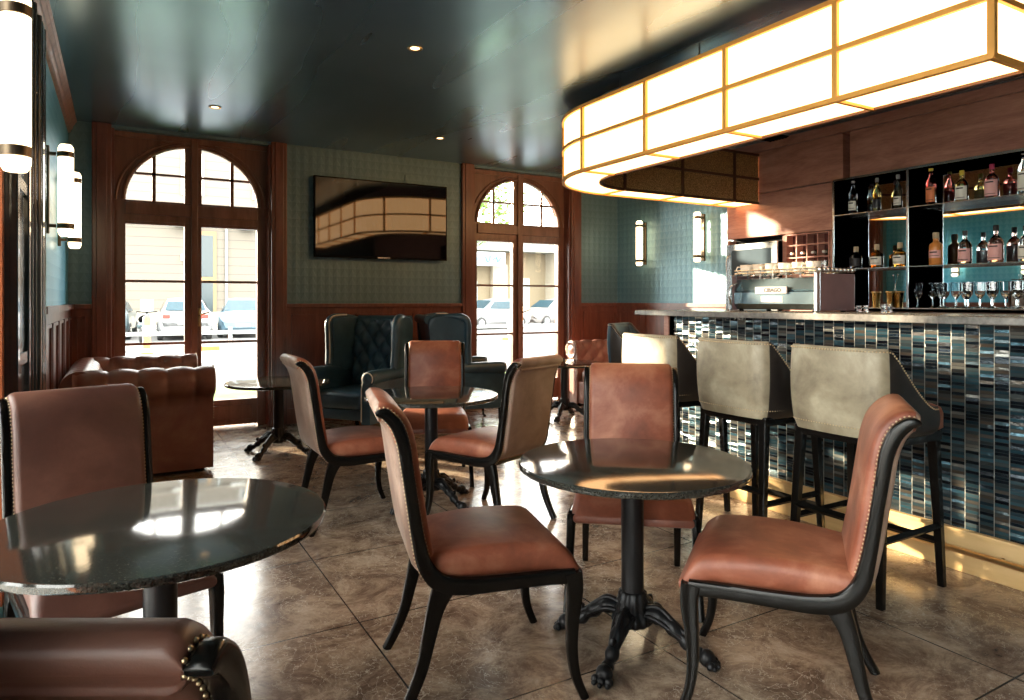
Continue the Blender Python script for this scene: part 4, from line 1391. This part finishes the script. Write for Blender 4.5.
dup(WG, (3.10, 6.42, 0), rad(-12), 'dark blue wing chair turned toward the right arched door')

# ------------------------------------------------------------------ outside
def hill(name, bm, mat):
    return struct(name, bm, mat)
bm = B(); box(bm, -60, 80, YF + .36, 9.9, -.25, -.12); struct('pavement', bm, plain('pavement_stone', (.13, .125, .115), .8))
bm = B(); box(bm, -60, 80, 9.9, 11.6, -.25, -.10)
tag(mk('grass_verge', bm, plain('grass_green', (.08, .13, .025), .9, var=.5)), 'strip of grass along the pavement outside the doors', 'grass', kind='stuff')
bm = B(); box(bm, -60, 80, 11.6, 34, -.26, -.15); struct('street', bm, plain('asphalt', (.11, .11, .11), .85))
bm = B(); box(bm, -60, 80, 34, 36, -.25, -.02); struct('far_pavement', bm, plain('kerb_stone', (.28, .27, .25), .8))
bm = B(); box(bm, -40, XL - .35, YB - 30, YF + .3, -.25, -.12); box(bm, XL - .4, 40, YB - 30, YB - .35, -.25, -.12); struct('side_street', bm, plain('paving', (.42, .40, .37), .8))
# facade across the street
def siding():
    m, nt, b = newmat('pale_siding')
    v = coord(nt); sp = N(nt, 'ShaderNodeSeparateXYZ'); nt.links.new(v, sp.inputs[0])
    fz = mth(nt, 'FRACT', mth(nt, 'DIVIDE', mth(nt, 'ADD', sp.outputs['Z'], 5), .42))
    ln = mth(nt, 'GREATER_THAN', fz, .92)
    nt.links.new(ramp(nt, ln, [(0, (.16, .14, .115)), (1, (.10, .09, .075))]), b.inputs['Base Color']); b.inputs['Roughness'].default_value = .8
    return m
fac = empty('street_building', (0, 36, 0), label='pale clad building across the street seen through the left arched door', cat='building')
bm = B(); box(bm, -6, 11, 0, 6, -.1, 9); mk('facade', bm, siding(), fac)
bm = B(); box(bm, -6, 11, -.5, 0, 5.35, 5.75); box(bm, -6, 11, -.15, 0, -.02, .7); mk('cornice', bm, plain('cream_render', (.34, .31, .26), .8), fac)
for xw, zw in ((-.9, 2.2), (-.9, 6.3), (2.6, 6.3), (5.8, 6.3)):
    bm = B(); box(bm, xw, xw + 1.0, -.08, 0, zw, zw + 2.0); f = mk('window', bm, plain('white_frame', (.42, .42, .40), .6), fac)
    bm = B(); box(bm, xw + .12, xw + .46, -.10, -.08, zw + .12, zw + 1.85); box(bm, xw + .54, xw + .88, -.10, -.08, zw + .12, zw + 1.85); mk('pane', bm, plain('blue_pane', (.04, .06, .07), .2), f)
bm = B(); box(bm, 3.15, 4.15, -.08, 0, -.1, 4.6); f = mk('street_door', bm, plain('ochre_frame', (.24, .15, .07), .6), fac)
bm = B(); box(bm, 3.3, 4.0, -.10, -.08, 2.4, 4.4); box(bm, 3.3, 4.0, -.10, -.08, .2, 2.2); mk('pane', bm, plain('teal_pane', (.04, .055, .06), .2), f)
for xx in (2.3, 5.2):
    bm = B(); box(bm, xx, xx + .7, -.6, 0, 4.75, 5.35, .02); mk('bracket', bm, plain('white_bracket', (.4, .4, .38), .6), fac)
bm = B(); box(bm, 2.6, 3.0, -.12, 0, 3.15, 3.45)
f = mk('street_number_sign', bm, plain('sign_white', (.75, .77, .78), .6), fac)
bm = B(); box(bm, 2.65, 2.77, -.13, -.12, 3.2, 3.4); box(bm, 2.84, 2.96, -.13, -.12, 3.2, 3.4); mk('sign_mark', bm, plain('sign_blue', (.05, .14, .26), .5), f)
bm = B(); tube(bm, [(4.6, -.1, -.1), (4.6, -.1, 5.2)], .06, 8); mk('downpipe', bm, plain('pipe_grey', (.35, .38, .38), .5), fac)

f2 = empty('shop_building', (0, 36, 0), label='shop building across the street seen through the right arched door', cat='building')
bm = B(); box(bm, 14, 34, 0, 6, -.1, 5.0); mk('facade', bm, plain('sand_render', (.19, .15, .095), .8), f2)
bm = B(); box(bm, 14, 23.6, -1.2, 0, 4.15, 5.0); mk('awning', bm, plain('grey_lattice', (.22, .22, .20), .8, var=.4), f2)
bm = B(); box(bm, 16.2, 19.6, -1.28, -1.2, 3.25, 4.05); sg = mk('shop_sign', bm, plain('sign_pale', (.36, .40, .44), .5), f2)
bm = B()
for k, (a, w) in enumerate(((16.5, .25), (16.9, .2), (17.2, .3), (17.6, .2))): box(bm, a, a + w, -1.30, -1.28, 3.55, 3.72)
tube(bm, crom([(18.3, -1.3, 3.8), (18.4, -1.3, 3.5), (18.55, -1.3, 3.6), (18.6, -1.3, 3.85)], 4), .05, 6)
tube(bm, crom([(18.8, -1.3, 3.6), (19.0, -1.3, 3.8), (19.1, -1.3, 3.5), (19.3, -1.3, 3.75)], 4), .05, 6)
mk('sign_mark', bm, plain('sign_blue_mark', (.12, .30, .45), .5), sg)
bm = B(); box(bm, 19.3, 20.3, -.3, 0, -.1, 3.4); box(bm, 23.2, 28, -1.4, 0, -.1, 6.0); mk('pier', bm, plain('cream_pier', (.36, .32, .26), .8), f2)
bm = B(); box(bm, 15, 18.4, -.05, 0, .3, 2.4); box(bm, 21, 22, -.05, 0, .3, 2.6); mk('shop_window', bm, plain('shop_glass', (.30, .36, .36), .2), f2)
# tree beyond the right door
tr = empty('street_tree', (15.5, 31.5, -.15), label='leafy green tree seen in the fanlight of the right door', cat='tree')
bm = B(); tube(bm, [(0, 0, 0), (.1, 0, 2.5), (.4, 0, 5.0)], [.22, .17, .10], 10); mk('trunk', bm, plain('bark', (.14, .10, .07), .9), tr)
bm = B()
for k in range(1500):
    a = random.random() * 2 * PI; b_ = math.acos(random.uniform(-1, 1)); rr2 = 2.6 * random.random() ** .4
    p = Vector((.4 + rr2 * math.sin(b_) * math.cos(a) * 1.1, rr2 * math.sin(b_) * math.sin(a), 6.9 + rr2 * math.cos(b_)))
    q = Vector((random.uniform(-1, 1), random.uniform(-1, 1), random.uniform(-1, 1))).normalized(); w = q.orthogonal().normalized(); l = random.uniform(.14, .26)
    vs = [bm.verts.new(p + q * l), bm.verts.new(p + w * l * .5), bm.verts.new(p - q * l), bm.verts.new(p - w * l * .5)]; bm.faces.new(vs)
mk('crown', bm, plain('leaf_green', (.12, .22, .03), .7, var=.4), tr)
# cars
def make_car(paint):
    r = empty('parked_car')
    # x length 4.1, y width 1.75
    st_ = [(-2.0, .45, .62, .70), (-1.95, .30, .92, .82), (-1.75, .22, 1.02, .86), (-1.45, .20, 1.38, .80), (-1.1, .2, 1.47, .76), (-.3, .2, 1.50, .74), (.3, .2, 1.42, .76), (.95, .2, 1.02, .85), (1.5, .2, .93, .86), (1.9, .25, .78, .80), (2.05, .40, .62, .68)]
    bm = B(); rings = []
    for x, zb, zt2, hw in st_:
        belt = min(zt2, .95)
        cab = zt2 > 1.05
        ring = [(x, -hw * .9, zb), (x, -.87 if abs(x) < 1.9 else -hw, zb + .18), (x, -.875 if abs(x) < 1.85 else -hw, belt - .12), (x, -hw - .03 if cab else -hw, belt)]
        tw = hw * .78 if cab else hw * .8
        ring += [(x, -tw - (.06 if cab else 0), belt + (zt2 - belt) * .55 + .0), (x, -tw + .03, zt2 - .02), (x, -tw * .5, zt2 + .01)]
        ring += [(a, -b_, c) for a, b_, c in ring[::-1]]
        rings.append(ring)
    ring_loft(bm, rings); mk('body', bm, paint, r, True, angle=35)
    gm = bpy.data.materials.get('car_glass') or plain('car_glass', (.05, .10, .13), .08)
    bm = B()
    for s in (-1, 1):
        vs = [bm.verts.new(p) for p in ((-1.35, s * .80, 1.0), (.72, s * .80, 1.0), (.28, s * .66, 1.37), (-1.2, s * .66, 1.38))]; bm.faces.new(vs)
    vs = [bm.verts.new(p) for p in ((.98, -.70, 1.03), (.98, .70, 1.03), (.36, .56, 1.425), (.36, -.56, 1.425))]; bm.faces.new(vs)
    vs = [bm.verts.new(p) for p in ((-1.78, -.66, 1.06), (-1.78, .66, 1.06), (-1.49, .56, 1.38), (-1.49, -.56, 1.38))]; bm.faces.new(vs)
    bmesh.ops.solidify(bm, geom=bm.faces[:], thickness=.03)
    mk('windows', bm, gm, r)
    for x in (-1.25, 1.25):
        for s in (-1, 1):
            bm = B(); lathe(bm, [(.001, -.1), (.26, -.1), (.31, -.07), (.31, .07), (.26, .1), (.001, .1)], (0, 0, 0), 22, cap=False)
            bmesh.ops.rotate(bm, verts=bm.verts, cent=(0, 0, 0), matrix=Matrix.Rotation(PI / 2, 3, 'X'))
            bmesh.ops.translate(bm, verts=bm.verts, vec=(x, s * .80, .31)); w_ = mk('wheel', bm, bpy.data.materials.get('tyre') or plain('tyre', (.03, .03, .03), .8), r, True, angle=40)
            bm = B(); lathe(bm, [(.001, -.106), (.17, -.104), (.17, .104), (.001, .106)], (0, 0, 0), 14, cap=False)
            bmesh.ops.rotate(bm, verts=bm.verts, cent=(0, 0, 0), matrix=Matrix.Rotation(PI / 2, 3, 'X'))
            bmesh.ops.translate(bm, verts=bm.verts, vec=(x, s * .80, .31)); mk('hub_cap', bm, M['steel'], w_)
    bm = B()
    for s in (-1, 1): box(bm, -2.0, -1.86, s * .62 - .12, s * .62 + .12, .78, .92, .02)
    mk('tail_light', bm, bpy.data.materials.get('tail_red') or plain('tail_red', (.55, .04, .03), .3), r)
    bm = B()
    for s in (-1, 1): box(bm, 1.82, 1.97, s * .60 - .15, s * .60 + .15, .60, .74, .02)
    mk('head_light', bm, M['steel'], r)
    bm = B(); box(bm, -2.03, -1.98, -.26, .26, .55, .66); box(bm, 2.04, 2.08, -.26, .26, .42, .53); mk('number_plate', bm, bpy.data.materials['white_frame'], r)
    return r
wp = plain('white_car_paint', (.30, .31, .32), .3, coat=.5); bp_ = plain('blue_grey_car_paint', (.12, .20, .26), .3, coat=.5); gp = plain('dark_car_paint', (.06, .09, .10), .3, coat=.5); rp = plain('silver_car_paint', (.30, .28, .27), .3, .3, coat=.5)
for paint, x, y, a, lb in ((wp, 2.15, 28.6, 88, 'white hatchback parked outside, seen from behind through the left door'),
                           (bp_, 4.35, 29.2, 262, 'blue-grey car facing the room, seen through the right leaf of the left door'),
                           (gp, -.35, 29.6, 84, 'dark car cut off by the left edge of the left door glass'),
                           (wp, 16.2, 30.2, 190, 'white car seen through the left leaf of the right arched door'),
                           (rp, 20.9, 31.8, 192, 'silver car seen through the right leaf of the right arched door')):
    c = make_car(paint); c.location = (x, y, -.15); c.rotation_euler = (0, 0, rad(a)); tag(c, lb, 'car', 'cars parked across the street')
# scooter
sk = empty('scooter', (.80, 26.6, -.15), rad(80), 'dark scooter parked beside the white hatchback outside', 'scooter')
bm = B()
for x in (-.6, .6): 
    tube(bm, [(x + .22 * math.cos(a), 0, .25 + .22 * math.sin(a)) for a in [2 * PI * k / 20 for k in range(20)]], .06, 8, close_path=True)
mk('wheels', bm, bpy.data.materials['tyre'], sk, True)
bm = B(); tube(bm, crom([(-.65, 0, .55), (-.35, 0, .62), (-.1, 0, .40), (.25, 0, .30), (.45, 0, .50), (.42, 0, .95)], 5), [.14] * 13 + [.09] * 13, 12); mk('body', bm, gp, sk, True)
bm = B(); tube(bm, [(-.7, 0, .78), (-.35, 0, .80), (-.05, 0, .74)], [.10, .12, .08], 10); mk('seat', bm, M['black'], sk, True)
bm = B(); tube(bm, [(.38, -.32, 1.02), (.42, 0, 1.0), (.38, .32, 1.02)], .02, 8); tube(bm, [(.42, 0, .9), (.46, 0, 1.02)], .03, 8); mk('handlebar', bm, M['black'], sk, True)
bm = B(); box(bm, .46, .48, -.2, .2, 1.0, 1.45, .008); mk('windscreen', bm, plain('screen_smoke', (.25, .28, .30), .2), sk)
# bollard
bm = B(); lathe(bm, [(.16, 0), (.16, .05), (.10, .06), (.09, .95), (.06, 1.0)], (0, 0, 0), 16)
o = mk('traffic_bollard', bm, plain('signal_orange', (.75, .16, .05), .5), None, True, (.66, 20.5, -.15), 0, 40); tag(o, 'orange and white traffic bollard standing in the street outside the left door', 'bollard')
bm = B(); lathe(bm, [(.101, .45), (.101, .75)], (0, 0, 0), 16); mk('reflective_band', bm, wp, o, True)
# street barrier with red and white rails
br = empty('street_barrier', (0, 13.0, -.15), label='low white street barrier with red stripes running past the doors', cat='barrier')
bm = B()
for k in range(16): box(bm, -4 + k * 1.9, -3.94 + k * 1.9, -.03, .03, 0, .95)
mk('post', bm, wp, br)
for z in (.30, .58, .86):
    bm = B(); box(bm, -4, 25, -.015, .015, z - .035, z + .035); mk('rail', bm, wp, br)
bm = B()
for k in range(12):
    for z in (.58,): box(bm, -3.6 + k * 1.55, -3.1 + k * 1.55, -.02, .02, z - .036, z + .036)
mk('red_stripe', bm, bpy.data.materials['signal_orange'], br)

# ------------------------------------------------------------------ light
w = bpy.data.worlds.new('sky'); S.world = w; w.use_nodes = True
nt = w.node_tree; bg = nt.nodes['Background']
bg.inputs['Color'].default_value = (1.0, .97, .91, 1); bg.inputs['Strength'].default_value = 5.0
def portal(loc, rot, sx, sy, nm):
    l = bpy.data.lights.new(nm, 'AREA'); l.shape = 'RECTANGLE'; l.size = sx; l.size_y = sy; l.cycles.is_portal = True
    o = bpy.data.objects.new(nm, l); COL.objects.link(o); o.location = loc; o.rotation_euler = rot
for c in DC: portal((c, YF + .30, 1.45), (-PI / 2, 0, 0), 1.4, 2.8, 'sky_portal')
for a, c in LW: portal((XL - .28, (a + c) / 2, 1.37), (0, -PI / 2, 0), 2.5, c - a, 'sky_portal')
sun = bpy.data.lights.new('sun', 'SUN'); sun.energy = 13; sun.angle = rad(1.2); sun.color = (1, .80, .56)
so = bpy.data.objects.new('sun', sun); COL.objects.link(so)
d = Vector((.5, -.85, -.19)).normalized()
so.rotation_euler = d.to_track_quat('-Z', 'Y').to_euler()

_stuff()
# ------------------------------------------------------------------ camera
cam = bpy.data.cameras.new('camera'); co = bpy.data.objects.new('camera', cam); COL.objects.link(co)
cam.sensor_width = 36; cam.lens = 24.0; cam.clip_start = .05; cam.clip_end = 300
co.location = (0, 0, H); co.rotation_euler = (PI / 2, 0, -rad(30))
cam.shift_y = -50 / 1024
S.camera = co
S.view_settings.view_transform = 'Standard'; S.view_settings.look = 'None'
S.view_settings.exposure = 1.45; S.view_settings.gamma = 1.0; S.view_settings.use_curve_mapping = False
S.cycles.use_denoising = True
S.cycles.max_bounces = 8; S.cycles.diffuse_bounces = 4; S.cycles.glossy_bounces = 4; S.cycles.transmission_bounces = 8; S.cycles.transparent_max_bounces = 12
S.cycles.caustics_reflective = False; S.cycles.caustics_refractive = False
S.cycles.sample_clamp_indirect = 8
